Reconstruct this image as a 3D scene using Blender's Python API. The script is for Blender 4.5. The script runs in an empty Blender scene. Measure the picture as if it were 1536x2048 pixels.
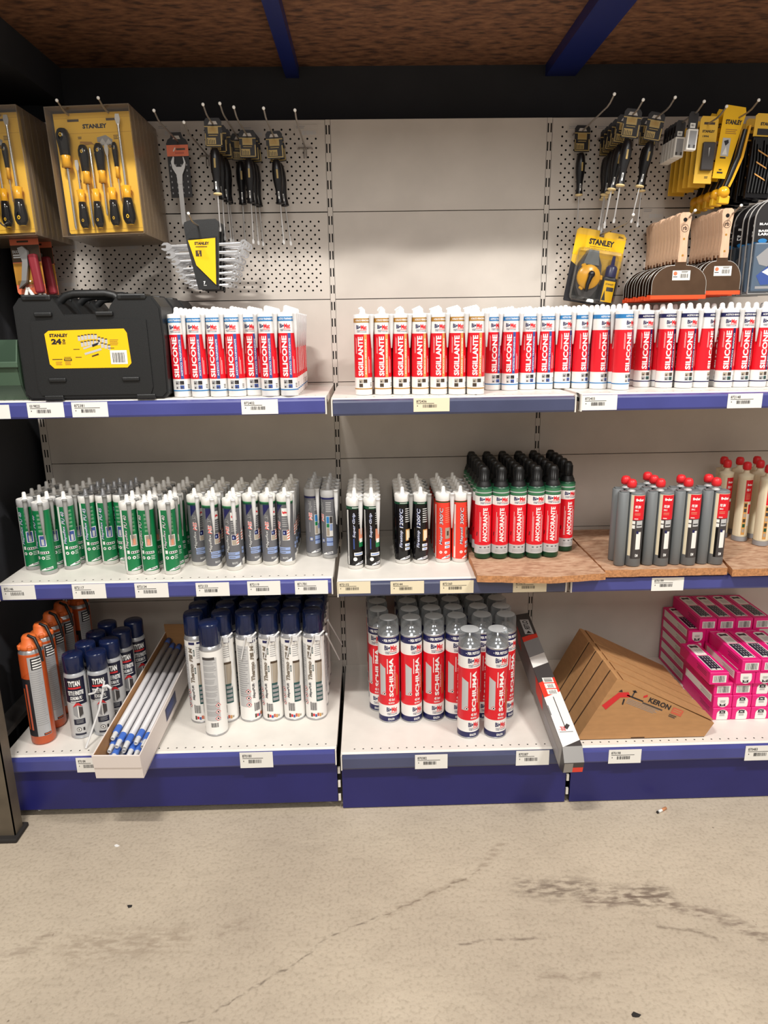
import bpy, bmesh, math, random
from mathutils import Vector, Matrix

SC = bpy.context.scene
COL = SC.collection
RND = random.Random(7)

# ---------------------------------------------------------------- camera
PITCH, YAW, ROLL = .2538, .0206, -.0150
CAM_AT = Vector((.1032, -2.3067, 1.3538))
_cp, _sp, _cy, _sy = math.cos(PITCH), math.sin(PITCH), math.cos(YAW), math.sin(YAW)
_f = Vector((_sy * _cp, _cy * _cp, -_sp)); _r = Vector((_cy, -_sy, 0)); _u = _r.cross(_f)
_c, _s = math.cos(ROLL), math.sin(ROLL)
_r, _u = _c * _r + _s * _u, -_s * _r + _c * _u
cam_data = bpy.data.cameras.new('camera')
cam_data.sensor_fit = 'VERTICAL'; cam_data.sensor_height = 36; cam_data.sensor_width = 27
cam_data.lens = 1400 / 2048 * 36
cam_data.clip_start = .05
cam = bpy.data.objects.new('camera', cam_data); COL.objects.link(cam)
cam.matrix_world = Matrix(((_r.x, _u.x, -_f.x, CAM_AT.x), (_r.y, _u.y, -_f.y, CAM_AT.y), (_r.z, _u.z, -_f.z, CAM_AT.z), (0, 0, 0, 1)))
SC.camera = cam

# ---------------------------------------------------------------- world, lamps, exposure
world = bpy.data.worlds.new('hall'); SC.world = world; world.use_nodes = True
world.node_tree.nodes['Background'].inputs[0].default_value = (1, .94, .87, 1)
world.node_tree.nodes['Background'].inputs[1].default_value = .43
def lamp(name, at, aim, sx, sy, watts, col=(1, .965, .915)):
    d = bpy.data.lights.new(name, 'AREA'); d.shape = 'RECTANGLE'; d.size = sx; d.size_y = sy; d.energy = watts; d.color = col
    o = bpy.data.objects.new(name, d); COL.objects.link(o); o.location = at
    o.rotation_euler = (Vector(aim) - Vector(at)).to_track_quat('-Z', 'Y').to_euler()
lamp('aisle_lamp', (-.55, -2.0, 3.4), (-.3, -.5, .9), .5, .07, 69)
lamp('aisle_lamp', (1.95, -2.0, 3.4), (1.0, -.5, .9), .5, .07, 69)
lamp('hall_fill', (.3, -8.5, 5.9), (.3, -.5, 1.0), 4., 2.2, 200)  # unseen soft fill, one wide source in place of farther hall lamps
SC.view_settings.view_transform = 'Standard'; SC.view_settings.look = 'None'
SC.view_settings.gamma = 1; SC.view_settings.use_curve_mapping = False
SC.view_settings.exposure = 0.0
SC.cycles.use_denoising = True
SC.cycles.max_bounces = 8; SC.cycles.transparent_max_bounces = 24

# ---------------------------------------------------------------- materials
def lin(c):
    return tuple((x / 12.92 if x <= .04045 else ((x + .055) / 1.055) ** 2.4) for x in (v / 255 for v in c))
MATS = {}
def mat(name, rgb, rough=.45, metal=0., alpha=1., noise=0., nscale=60., bump=0., spec=.5, stretch=None):
    m = bpy.data.materials.new(name); m.use_nodes = True; nt = m.node_tree; b = nt.nodes['Principled BSDF']
    c = (*lin(rgb), 1)
    b.inputs['Base Color'].default_value = c; b.inputs['Roughness'].default_value = rough
    b.inputs['Metallic'].default_value = metal; b.inputs['Alpha'].default_value = alpha
    b.inputs['Specular IOR Level'].default_value = spec
    if noise or bump:
        tc = nt.nodes.new('ShaderNodeTexCoord'); n = nt.nodes.new('ShaderNodeTexNoise'); n.inputs['Scale'].default_value = nscale
        n.inputs['Detail'].default_value = 5; src = tc.outputs['Object']
        if stretch:
            mp = nt.nodes.new('ShaderNodeMapping'); mp.inputs['Scale'].default_value = stretch; nt.links.new(src, mp.inputs[0]); src = mp.outputs[0]
        nt.links.new(src, n.inputs['Vector'])
        if noise:
            r = nt.nodes.new('ShaderNodeValToRGB')
            r.color_ramp.elements[0].color = tuple(v * (1 - noise) for v in c[:3]) + (1,); r.color_ramp.elements[0].position = .3
            r.color_ramp.elements[1].color = tuple(min(1, v * (1 + noise)) for v in c[:3]) + (1,); r.color_ramp.elements[1].position = .7
            nt.links.new(n.outputs[0], r.inputs[0]); nt.links.new(r.outputs[0], b.inputs['Base Color'])
        if bump:
            bp = nt.nodes.new('ShaderNodeBump'); bp.inputs['Strength'].default_value = bump; bp.inputs['Distance'].default_value = .002
            nt.links.new(n.outputs[0], bp.inputs['Height']); nt.links.new(bp.outputs[0], b.inputs['Normal'])
    MATS[name] = m
    return m
def clear(name, tint, base=.1, edge=.5, rough=.12, shiny=False):
    m = bpy.data.materials.new(name); m.use_nodes = True; nt = m.node_tree; nt.nodes.remove(nt.nodes['Principled BSDF'])
    t = nt.nodes.new('ShaderNodeBsdfTransparent'); t.inputs[0].default_value = (*lin(tint), 1)
    g = nt.nodes.new('ShaderNodeBsdfGlossy' if shiny else 'ShaderNodeBsdfPrincipled'); g.inputs[0].default_value = (*lin(tint), 1); g.inputs['Roughness'].default_value = rough
    lw = nt.nodes.new('ShaderNodeLayerWeight'); lw.inputs[0].default_value = .4
    mr = nt.nodes.new('ShaderNodeMapRange'); mr.inputs[3].default_value = base; mr.inputs[4].default_value = edge
    mx = nt.nodes.new('ShaderNodeMixShader')
    nt.links.new(lw.outputs['Facing'], mr.inputs[0]); nt.links.new(mr.outputs[0], mx.inputs[0])
    nt.links.new(t.outputs[0], mx.inputs[1]); nt.links.new(g.outputs[0], mx.inputs[2])
    nt.links.new(mx.outputs[0], nt.nodes['Material Output'].inputs[0])
    MATS[name] = m
mat('panel', (198, 190, 181), .5, noise=.05, nscale=9, spec=.3)
mat('shelf_white', (226, 221, 213), .4, noise=.05, nscale=14, bump=.1)
mat('joint_white', (225, 220, 212), .4)
mat('rail_blue', (70, 74, 140), .28, noise=.12, nscale=6)
mat('rail_grey', (70, 75, 104), .3, noise=.16, nscale=5)
mat('plinth', (34, 35, 102), .35, noise=.08, nscale=8)
mat('black', (16, 16, 17), .45)
mat('void', (6, 6, 6), .9)
mat('case_black', (26, 27, 28), .42, bump=.25, nscale=900)
mat('grip', (24, 23, 25), .3)
mat('gloss_black', (14, 13, 16), .12)
mat('wall_dark', (40, 41, 46), .85, noise=.2, nscale=5)
mat('beam_blue', (24, 36, 98), .4)
mat('steel', (196, 194, 192), .34, .6)
mat('chrome', (226, 226, 228), .16, .82)
mat('hook_steel', (150, 142, 134), .35, .5, noise=.1, nscale=80)
mat('hook_tip', (245, 243, 238), .25)
mat('blade', (146, 116, 94), .26, 1., noise=.15, nscale=18)
mat('blade_edge', (210, 208, 204), .25, .5)
mat('orange', (236, 82, 38), .4)
mat('can_orange', (200, 86, 36), .3)
mat('cap_orange', (222, 108, 48), .45)
mat('wood', (214, 178, 148), .6, noise=.14, nscale=28, stretch=(6, 6, .7))
mat('wood_mark', (74, 52, 38), .6)
mat('yellow', (250, 196, 22), .42, spec=.35)
mat('yellow_card', (238, 190, 60), .55)
mat('yellow_dark', (226, 178, 34), .4)
mat('amber', (232, 170, 34), .25)
mat('white', (240, 238, 234), .35)
mat('paper', (238, 236, 230), .6)
mat('cream', (232, 220, 190), .6)
mat('cap_white', (246, 245, 243), .35)
mat('nozzle_white', (234, 234, 234), .4, alpha=.8)
mat('nozzle_grey', (160, 160, 158), .4, alpha=.88)
mat('nozzle_dim', (140, 140, 138), .4, alpha=.85)
mat('red', (222, 24, 40), .32)
mat('red_orange', (232, 62, 46), .32)
mat('red_ball', (222, 36, 44), .4)
mat('navy', (28, 30, 84), .32)
mat('sky_blue', (46, 124, 186), .32)
mat('mid_blue', (60, 84, 150), .35)
mat('pale_blue', (150, 170, 214), .4)
mat('haze_blue', (84, 100, 118), .35)
mat('ochre', (176, 126, 48), .35)
mat('gold', (206, 152, 84), .35)
mat('brown_dark', (72, 56, 40), .4)
mat('green', (22, 122, 72), .3)
mat('green_mid', (66, 150, 96), .35)
mat('green_dark', (24, 78, 52), .35)
mat('green_rim', (62, 120, 84), .25)
mat('grey_label', (104, 104, 108), .35)
mat('grey_mid', (150, 150, 152), .4)
mat('grey_light', (192, 192, 192), .4)
mat('grey_body', (112, 116, 118), .42)
mat('grey_dark', (66, 62, 62), .45)
mat('silver_label', (186, 188, 192), .3, .35)
mat('ink', (30, 28, 34), .5)
mat('ink_red', (206, 40, 44), .45)
mat('white_ink', (242, 242, 240), .45)
mat('peach', (226, 150, 120), .5)
mat('teal_dark', (34, 78, 78), .4)
mat('tan', (168, 156, 140), .5)
mat('brick', (200, 96, 70), .5)
mat('cap_navy', (18, 30, 66), .2)
mat('collar_cream', (226, 202, 148), .4)
mat('cap_frost', (206, 208, 210), .3, alpha=.62)
mat('tytan_navy', (22, 24, 48), .3)
mat('pink', (226, 22, 122), .4)
mat('kraft', (178, 132, 86), .7, noise=.07, nscale=24, stretch=(1, 1, 4))
mat('kraft_edge_gap_shade', (62, 38, 22), .8)  # raw board edges, and painted gap shade on the wedge cartons
mat('carton_white', (228, 218, 212), .6)
mat('osb_edge', (182, 128, 84), .8, noise=.3, nscale=160)
mat('tube_white', (222, 220, 222), .35, alpha=.88)
mat('tube_blue', (70, 112, 200), .35)
mat('bin_green', (70, 92, 74), .45)
mat('post_grey', (92, 82, 68), .5, noise=.25, nscale=12)
mat('dark_box', (34, 30, 28), .8)
mat('card_black', (26, 22, 24), .5)
mat('card_orange', (232, 120, 84), .5)
mat('card_khaki', (178, 152, 92), .5)
mat('glove_red', (136, 32, 44), .6)
mat('blister_side', (146, 128, 108), .3, alpha=.55)
mat('metal_dull', (156, 154, 152), .4, .45)
mat('can_metal', (190, 190, 192), .28, .7)
mat('litter_white', (230, 228, 224), .7)
mat('litter_dark', (28, 24, 22), .8)
mat('cork', (206, 140, 96), .7)
clear('clear_sheet', (250, 248, 244), .03, .35, .06, True)
clear('clear_cap', (205, 208, 210), .08, .55, .12)
clear('clear_blister', (240, 240, 238), .06, .5, .1, True)
clear('shrink', (225, 224, 220), .22, .6, .25)

def osb(name, base, dark, light, scale=1.):
    m = bpy.data.materials.new(name); m.use_nodes = True; nt = m.node_tree; b = nt.nodes['Principled BSDF']; N = nt.nodes.new; Lk = nt.links.new
    tc = N('ShaderNodeTexCoord'); last = None
    for k, (rz, sx) in enumerate(((0, 1), (1.0, 1.3), (2.1, .9))):
        mp = N('ShaderNodeMapping'); mp.inputs['Rotation'].default_value = (0, 0, rz); mp.inputs['Scale'].default_value = (24 * sx * scale, 62 * sx * scale, 24)
        nz = N('ShaderNodeTexNoise'); nz.inputs['Scale'].default_value = 1.; nz.inputs['Detail'].default_value = 3
        Lk(tc.outputs['Object'], mp.inputs[0]); Lk(mp.outputs[0], nz.inputs['Vector'])
        if last is None: last = nz.outputs[0]
        else:
            mx = N('ShaderNodeMath'); mx.operation = 'MAXIMUM' if k == 1 else 'MINIMUM'; Lk(last, mx.inputs[0]); Lk(nz.outputs[0], mx.inputs[1]); last = mx.outputs[0]
    r = N('ShaderNodeValToRGB'); e = r.color_ramp.elements
    e[0].position = .33; e[0].color = (*lin(dark), 1); e[1].position = .62; e[1].color = (*lin(light), 1)
    k = e.new(.47); k.color = (*lin(base), 1)
    Lk(last, r.inputs[0]); Lk(r.outputs[0], b.inputs['Base Color']); b.inputs['Roughness'].default_value = .75
    bp = N('ShaderNodeBump'); bp.inputs['Strength'].default_value = .4; bp.inputs['Distance'].default_value = .003; Lk(last, bp.inputs['Height']); Lk(bp.outputs[0], b.inputs['Normal'])
    MATS[name] = m
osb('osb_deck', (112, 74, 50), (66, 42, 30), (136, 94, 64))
osb('osb_board', (180, 142, 114), (152, 114, 88), (196, 164, 136), 1.4)

def concrete():
    m = bpy.data.materials.new('concrete'); m.use_nodes = True; nt = m.node_tree; b = nt.nodes['Principled BSDF']; N = nt.nodes.new; Lk = nt.links.new
    def math_(op, a, c=None):
        n = N('ShaderNodeMath'); n.operation = op
        for i, x in enumerate((a, c)):
            if x is None: continue
            if isinstance(x, (int, float)): n.inputs[i].default_value = x
            else: Lk(x, n.inputs[i])
        return n.outputs[0]
    tc = N('ShaderNodeTexCoord')
    def noise(scale, detail=6, stretch=None, src=None):
        n = N('ShaderNodeTexNoise'); n.inputs['Scale'].default_value = scale; n.inputs['Detail'].default_value = detail
        s = src or tc.outputs['Object']
        if stretch:
            mp = N('ShaderNodeMapping'); mp.inputs['Scale'].default_value = stretch[:3]; mp.inputs['Rotation'].default_value = (0, 0, stretch[3]); Lk(s, mp.inputs[0]); s = mp.outputs[0]
        Lk(s, n.inputs['Vector']); return n.outputs[0]
    big = noise(1.6, 5); fine = noise(110, 8); mid = noise(14, 7, (1, 2.2, 1, .5)); speck = noise(34, 2)
    def ramp(src, stops):
        r = N('ShaderNodeValToRGB'); e = r.color_ramp.elements
        e[0].position, e[0].color = stops[0][0], (*stops[0][1], 1); e[1].position, e[1].color = stops[-1][0], (*stops[-1][1], 1)
        for p, c in stops[1:-1]: e.new(p).color = (*c, 1)
        Lk(src, r.inputs[0]); return r.outputs[0]
    def mix(fac, a, c, mode='MIX'):
        x = N('ShaderNodeMix'); x.data_type = 'RGBA'; x.blend_type = mode
        if isinstance(fac, (int, float)): x.inputs[0].default_value = fac
        else: Lk(fac, x.inputs[0])
        for i, v in ((6, a), (7, c)):
            if isinstance(v, tuple): x.inputs[i].default_value = (*v, 1)
            else: Lk(v, x.inputs[i])
        return x.outputs[2]
    col = ramp(big, ((.3, lin((176, 162, 144))), (.55, lin((192, 178, 158))), (.75, lin((204, 190, 170)))))
    col = mix(.5, col, ramp(mid, ((.25, (.78, .77, .76)), (.5, (.95, .95, .95)), (.75, (1, 1, 1)))), 'MULTIPLY')
    col = mix(.45, col, ramp(fine, ((.3, (.55, .53, .5)), (.5, (.97, .97, .97)), (.7, (1, 1, 1)))), 'MULTIPLY')
    col = mix(ramp(speck, ((.19, (1, 1, 1)), (.24, (0, 0, 0)))), col, lin((112, 98, 84)))
    # wandering coordinates so that cracks and scuffs are ragged
    wob = N('ShaderNodeTexNoise'); wob.inputs['Scale'].default_value = 9; wob.inputs['Detail'].default_value = 5; Lk(tc.outputs['Object'], wob.inputs['Vector'])
    sub = N('ShaderNodeVectorMath'); sub.operation = 'MULTIPLY_ADD'; sub.inputs[1].default_value = (.07, .07, 0); sub.inputs[2].default_value = (-.035, -.035, 0); Lk(wob.outputs['Color'], sub.inputs[0])
    add = N('ShaderNodeVectorMath'); add.operation = 'ADD'; Lk(tc.outputs['Object'], add.inputs[0]); Lk(sub.outputs[0], add.inputs[1])
    sep = N('ShaderNodeSeparateXYZ'); Lk(add.outputs[0], sep.inputs[0]); X, Y = sep.outputs[0], sep.outputs[1]
    def seg(a, c):
        dx, dy = c[0] - a[0], c[1] - a[1]; L2 = dx * dx + dy * dy
        px, py = math_('SUBTRACT', X, a[0]), math_('SUBTRACT', Y, a[1])
        t = math_('DIVIDE', math_('ADD', math_('MULTIPLY', px, dx), math_('MULTIPLY', py, dy)), L2)
        t = math_('MINIMUM', math_('MAXIMUM', t, 0.), 1.)
        ex, ey = math_('SUBTRACT', px, math_('MULTIPLY', t, dx)), math_('SUBTRACT', py, math_('MULTIPLY', t, dy))
        return math_('SQRT', math_('ADD', math_('MULTIPLY', ex, ex), math_('MULTIPLY', ey, ey)))
    def chain(pts):
        d = None
        for a, c in zip(pts, pts[1:]):
            s = seg(a, c); d = s if d is None else math_('MINIMUM', d, s)
        return d
    def mask(d, w, soft):
        n = N('ShaderNodeMapRange'); n.inputs[1].default_value = w; n.inputs[2].default_value = w + soft; n.inputs[3].default_value = 1; n.inputs[4].default_value = 0; Lk(d, n.inputs[0]); return n.outputs[0]
    brk = ramp(noise(26, 6, (1, 3, 1, .2)), ((.42, (0, 0, 0)), (.6, (1, 1, 1))))
    for pts, w, soft, c, k in FLOOR_MARKS:
        f = math_('MULTIPLY', mask(chain(pts), w, soft), k)
        if k < .8: f = math_('MULTIPLY', f, brk)
        col = mix(f, col, lin(c))
    Lk(col, b.inputs['Base Color']); b.inputs['Roughness'].default_value = .62; b.inputs['Specular IOR Level'].default_value = .35
    bp = N('ShaderNodeBump'); bp.inputs['Strength'].default_value = .35; bp.inputs['Distance'].default_value = .004; Lk(fine, bp.inputs['Height']); Lk(bp.outputs[0], b.inputs['Normal'])
    MATS['concrete'] = m
FLOOR_MARKS = [
    ([(-0.299, -1.197), (-0.173, -1.114), (-0.067, -1.038), (0.013, -0.97), (0.12, -0.928), (0.287, -0.827), (0.371, -0.793)], 0.0006, 0.0035, (100, 88, 76), 0.72),
    ([(0.12, -0.928), (0.287, -0.827), (0.371, -0.793), (0.45, -0.706)], 0.004, 0.014, (140, 124, 106), 0.5),
    ([(0.468, -0.85), (0.558, -0.861), (0.654, -0.876), (0.809, -0.894)], 0.01, 0.034, (104, 90, 78), 0.75),
    ([(0.608, -0.905), (0.759, -0.896), (0.862, -0.942), (0.926, -0.981), (1.011, -1.04)], 0.004, 0.02, (112, 96, 84), 0.75),
    ([(0.76, -0.984), (0.815, -0.992), (0.868, -1.027)], 0.002, 0.008, (112, 98, 84), 0.7),
    ([(-0.793, -1.014), (-0.688, -1.001), (-0.652, -0.952)], 0.003, 0.02, (140, 124, 108), 0.6),
    ([(-0.587, -1.001), (-0.489, -0.989), (-0.365, -0.987)], 0.01, 0.05, (146, 130, 112), 0.6),
    ([(0.723, -0.918), (0.759, -0.926)], 0.006, 0.02, (112, 98, 84), 0.7),
    ([(0.254, -1.013), (0.417, -1.001), (0.475, -0.999)], 0.001, 0.006, (110, 96, 84), 0.75),
    ([(0.45, -1.104), (0.604, -1.097)], 0.002, 0.01, (136, 120, 104), 0.7),
    ([(-0.266, -0.963), (-0.2, -0.944)], 0.003, 0.02, (140, 124, 108), 0.6)]
concrete()

# ---------------------------------------------------------------- mesh builder
class MB:
    def __init__(s): s.v, s.f, s.m, s.sm, s.mats = [], [], [], [], []
    def mi(s, name):
        if name not in s.mats: s.mats.append(name)
        return s.mats.index(name)
    def add(s, vs, fs, m, smooth=False, M=None):
        o = len(s.v)
        s.v.extend(tuple(M @ Vector(p)) if M is not None else tuple(p) for p in vs)
        i = s.mi(m)
        for f in fs: s.f.append(tuple(k + o for k in f)); s.m.append(i); s.sm.append(smooth)
        return s
    def box(s, x0, x1, y0, y1, z0, z1, m, M=None):
        return s.add([(x, y, z) for x in (x0, x1) for y in (y0, y1) for z in (z0, z1)],
                     [(0, 1, 3, 2), (4, 6, 7, 5), (0, 4, 5, 1), (2, 3, 7, 6), (0, 2, 6, 4), (1, 5, 7, 3)], m, False, M)
    def rbox(s, x0, x1, y0, y1, z0, z1, m, r=.004, seg=2, M=None, smooth=False):
        b = bmesh.new(); bmesh.ops.create_cube(b, size=1)
        for v in b.verts: v.co = ((x0 + x1) / 2 + v.co.x * (x1 - x0), (y0 + y1) / 2 + v.co.y * (y1 - y0), (z0 + z1) / 2 + v.co.z * (z1 - z0))
        bmesh.ops.bevel(b, geom=b.edges[:], offset=r, segments=seg, profile=.5, affect='EDGES')
        b.verts.index_update(); s.add([v.co[:] for v in b.verts], [[v.index for v in f.verts] for f in b.faces], m, smooth, M); b.free(); return s
    def lathe(s, prof, m, n=24, cx=0, cy=0, M=None, smooth=True):
        run = []
        for p in list(prof) + [None]:
            if p is None:
                if len(run) > 1:
                    vs, fs = [], []
                    for r, z in run: vs += [(cx + r * math.sin(2 * math.pi * k / n), cy - r * math.cos(2 * math.pi * k / n), z) for k in range(n)]
                    for i in range(len(run) - 1):
                        for k in range(n): fs.append((i * n + k, i * n + (k + 1) % n, (i + 1) * n + (k + 1) % n, (i + 1) * n + k))
                    s.add(vs, fs, m, smooth, M)
                run = []
            else: run.append(p)
        return s
    def disc(s, r, z, m, n=24, cx=0, cy=0, M=None):
        return s.add([(cx + r * math.sin(2 * math.pi * k / n), cy - r * math.cos(2 * math.pi * k / n), z) for k in range(n)], [tuple(range(n))], m, False, M)
    def ball(s, c, r, m, n=12, rz=None):
        rz = rz or r
        pr = [(r * math.cos(a), c[2] + rz * math.sin(a)) for a in [math.pi * (k / 8 - .5) for k in range(9)]]
        return s.lathe(pr, m, n, c[0], c[1])
    def tube(s, pts, r, m, n=8, M=None, caps=True):
        P = [Vector(p) for p in pts]; vs, fs = [], []; nrm = None
        rs = r if isinstance(r, (list, tuple)) else [r] * len(P)
        for i, p in enumerate(P):
            t = ((P[min(i + 1, len(P) - 1)] - P[max(i - 1, 0)])).normalized()
            if nrm is None: nrm = t.orthogonal().normalized()
            nrm = (nrm - t * nrm.dot(t)).normalized(); bn = t.cross(nrm)
            vs += [p + rs[i] * (math.cos(2 * math.pi * k / n) * nrm + math.sin(2 * math.pi * k / n) * bn) for k in range(n)]
        for i in range(len(P) - 1):
            for k in range(n): fs.append((i * n + k, i * n + (k + 1) % n, (i + 1) * n + (k + 1) % n, (i + 1) * n + k))
        s.add(vs, fs, m, True, M)
        if caps:
            o = len(P) - 1
            s.add(vs[:n], [tuple(range(n))], m, False, M); s.add(vs[o * n:], [tuple(range(n))], m, False, M)
        return s
    def prism(s, poly, y0, y1, m, M=None, side=None):
        n = len(poly); vs = [(x, y0, z) for x, z in poly] + [(x, y1, z) for x, z in poly]
        s.add(vs, [tuple(range(n)), tuple(range(2 * n - 1, n - 1, -1))], m, False, M)
        return s.add(vs, [(k, (k + 1) % n, n + (k + 1) % n, n + k) for k in range(n)], side or m, False, M)
    def mesh(s, name):
        me = bpy.data.meshes.new(name); me.from_pydata(s.v, [], s.f)
        for n in s.mats: me.materials.append(MATS[n])
        me.polygons.foreach_set('material_index', s.m); me.polygons.foreach_set('use_smooth', s.sm); me.update()
        return me
    def obj(s, name, parent=None, label=None, **kw):
        o = bpy.data.objects.new(name, s.mesh(name)); COL.objects.link(o)
        if parent is not None: o.parent = parent
        if label: o['label'] = label
        for k, v in kw.items(): o[k] = v
        return o

_TXT = {}
def glyphs(text, bold, shear):
    key = (text, bold, shear)
    if key not in _TXT:
        c = bpy.data.curves.new('writing', 'FONT'); c.body = text; c.size = 1; c.resolution_u = 2; c.offset = bold; c.shear = shear
        o = bpy.data.objects.new('writing', c); COL.objects.link(o)
        me = o.evaluated_get(bpy.context.evaluated_depsgraph_get()).to_mesh()
        vs = [v.co[:2] for v in me.vertices]; tr = [tuple(p.vertices) for p in me.polygons]
        bpy.data.objects.remove(o); bpy.data.curves.remove(c)
        x0, x1 = min(v[0] for v in vs), max(v[0] for v in vs); y0, y1 = min(v[1] for v in vs), max(v[1] for v in vs)
        _TXT[key] = ([((x - x0) / (x1 - x0), (y - y0) / (y1 - y0)) for x, y in vs], tr)
    return _TXT[key]
def clipu(poly, a, keep_above):
    out = []
    for i, p in enumerate(poly):
        q = poly[(i + 1) % len(poly)]; ip = (p[0] >= a) == keep_above; iq = (q[0] >= a) == keep_above
        if ip: out.append(p)
        if ip != iq:
            t = (a - p[0]) / (q[0] - p[0]); out.append((a, p[1] + t * (q[1] - p[1])))
    return out
class Print:
    """Flat print laid on a surface: mp(u, v, lift) gives the point, step splits shapes that must bend."""
    def __init__(s, mb, mp, step=None): s.mb, s.mp, s.step = mb, mp, step
    def shape(s, poly, m, lay=1):
        parts = [poly]
        if s.step:
            u0, u1 = min(p[0] for p in poly), max(p[0] for p in poly); parts = []
            rest = poly; k = math.floor(u0 / s.step) + 1
            while k * s.step < u1 - 1e-7 and len(rest) > 2:
                lo = clipu(rest, k * s.step, False); rest = clipu(rest, k * s.step, True); k += 1
                if len(lo) > 2: parts.append(lo)
            if len(rest) > 2: parts.append(rest)
        for p in parts: s.mb.add([s.mp(u, v, lay * .00022) for u, v in p], [tuple(range(len(p)))], m)
    def r(s, u0, u1, v0, v1, m, lay=1): s.shape([(u0, v0), (u1, v0), (u1, v1), (u0, v1)], m, lay)
    def t(s, text, u0, u1, v0, v1, m, lay=3, rot=0, bold=.02, shear=0.):
        vs, tr = glyphs(text, bold, shear)
        if rot == 1: q = [(u1 - y * (u1 - u0), v0 + x * (v1 - v0)) for x, y in vs]
        elif rot == -1: q = [(u0 + y * (u1 - u0), v1 - x * (v1 - v0)) for x, y in vs]
        elif rot == 2: q = [(u1 - x * (u1 - u0), v1 - y * (v1 - v0)) for x, y in vs]
        else: q = [(u0 + x * (u1 - u0), v0 + y * (v1 - v0)) for x, y in vs]
        for f in tr: s.shape([q[i] for i in f], m, lay)
    def ot(s, text, u0, u1, v0, v1, m, om, rot=0, lay=3, shear=0., e=.0007):
        s.t(text, u0 - e, u1 + e, v0 - e, v1 + e, om, lay, rot, .055, shear); s.t(text, u0, u1, v0, v1, m, lay + 2, rot, .0, shear)
    def lines(s, u0, u1, v0, v1, n, m, lay=3, fill=.4, rag=.3, rnd=None):
        rnd = rnd or random.Random(3); h = (v1 - v0) / n
        for k in range(n): s.r(u0, u1 - (u1 - u0) * rag * rnd.random(), v1 - (k + fill) * h, v1 - k * h, m, lay)
    def vlines(s, u0, u1, v0, v1, n, m, lay=3, fill=.4, rag=.3, rnd=None):
        rnd = rnd or random.Random(3); h = (u1 - u0) / n
        for k in range(n): s.r(u0 + k * h, u0 + (k + fill) * h, v0, v1 - (v1 - v0) * rag * rnd.random(), m, lay)
    def bars(s, u0, u1, v0, v1, m='ink', lay=3, n=12, seed=1):
        rnd = random.Random(seed); h = (u1 - u0) / n
        for k in range(n): s.r(u0 + k * h, u0 + (k + .3 + .45 * rnd.random()) * h, v0, v1, m, lay)
    def logo(s, u0, u1, v0, v1, lay=3):
        h = v1 - v0; w = u1 - u0
        s.t('Big', u0, u0 + .44 * w, v0 + .28 * h, v1, 'navy', lay, 0, .035); s.t('Mat', u0 + .46 * w, u1, v0 + .38 * h, v1, 'red', lay, 0, .035)
        s.r(u0 + .4 * w, u1, v0 + .24 * h, v0 + .31 * h, 'red', lay); s.r(u0 + .04 * w, u0 + .4 * w, v0 + .2 * h, v0 + .26 * h, 'navy', lay)
        s.t('HOME OF BUILDERS', u0 + .06 * w, u1, v0, v0 + .13 * h, 'navy', lay, 0, .02)
def cylp(mb, R, cx=0, cy=0):
    return Print(mb, lambda u, v, l: (cx + (R + l) * math.sin(u / R), cy - (R + l) * math.cos(u / R), v), .0028)
def flat(mb, y): return Print(mb, lambda u, v, l: (u, y - l, v))

# ---------------------------------------------------------------- things and their parts
def empty(name, label, cat, loc=(0, 0, 0), group=None, rot=None):
    o = bpy.data.objects.new(name, None); COL.objects.link(o); o.location = loc; o.empty_display_size = .02
    o['label'] = label; o['category'] = cat
    if group: o['group'] = group
    if rot: o.rotation_euler = rot
    return o
def tag(o, label, cat, group=None):
    o['label'] = label; o['category'] = cat
    if group: o['group'] = group
    return o
def struct(mb, name, parent=None): return mb.obj(name, parent, None, kind='structure')
class Proto:
    """One built thing as a list of parts; put() links a copy whose parts share the mesh data."""
    def __init__(s): s.parts = []
    def part(s, name, mb, label=None, parent=None, turn=False):
        s.parts.append((name, mb.mesh(name), label, parent, turn)); return len(s.parts) - 1
    def put(s, name, label, cat, loc, group=None, rot=None, turn=0., skip=()):
        root = empty(name, label, cat, loc, group, rot); made = []
        for n, me, lb, par, tn in s.parts:
            if n in skip: made.append(None); continue
            o = bpy.data.objects.new(n, me); COL.objects.link(o); o.parent = root if par is None else made[par]
            if lb: o['label'] = lb
            if tn: o.rotation_euler.z = turn
            made.append(o)
        return root
ORD = 'first second third fourth fifth sixth seventh eighth ninth tenth eleventh twelfth'.split()
ROWW = ['front row'] + [f'{w} row back' for w in ORD[1:]]

# ---------------------------------------------------------------- the setting
BAY = ((-.955, -.004), (.004, .661), (.669, 1.62))
ZT, ZM, ZB = (1.188, 1.1815, 1.183), (.680, .670, .668), (.208, .189, .190)
struct(MB().box(-5, 5, -9, .1, -.05, 0, 'concrete'), 'floor')
struct(MB().box(-3, 3, .085, .105, 0, 2.13, 'wall_dark'), 'wall_back')
struct(MB().box(-1.06, -1.0, -.60, .085, 0, 2.13, 'wall_dark'), 'dark_screen_left')  # added dark sheet, blocks the left side so it stays black
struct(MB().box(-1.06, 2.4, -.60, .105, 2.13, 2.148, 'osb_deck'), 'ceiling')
struct(MB().box(-.125, -.085, -.598, .084, 2.098, 2.13, 'beam_blue'), 'trim_1')
struct(MB().box(-1.0, -.80, -.59, .084, 2.03, 2.13, 'wall_dark'), 'trim_3')
struct(MB().box(.665, .757, -.598, .084, 2.098, 2.13, 'beam_blue'), 'trim_2')

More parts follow.
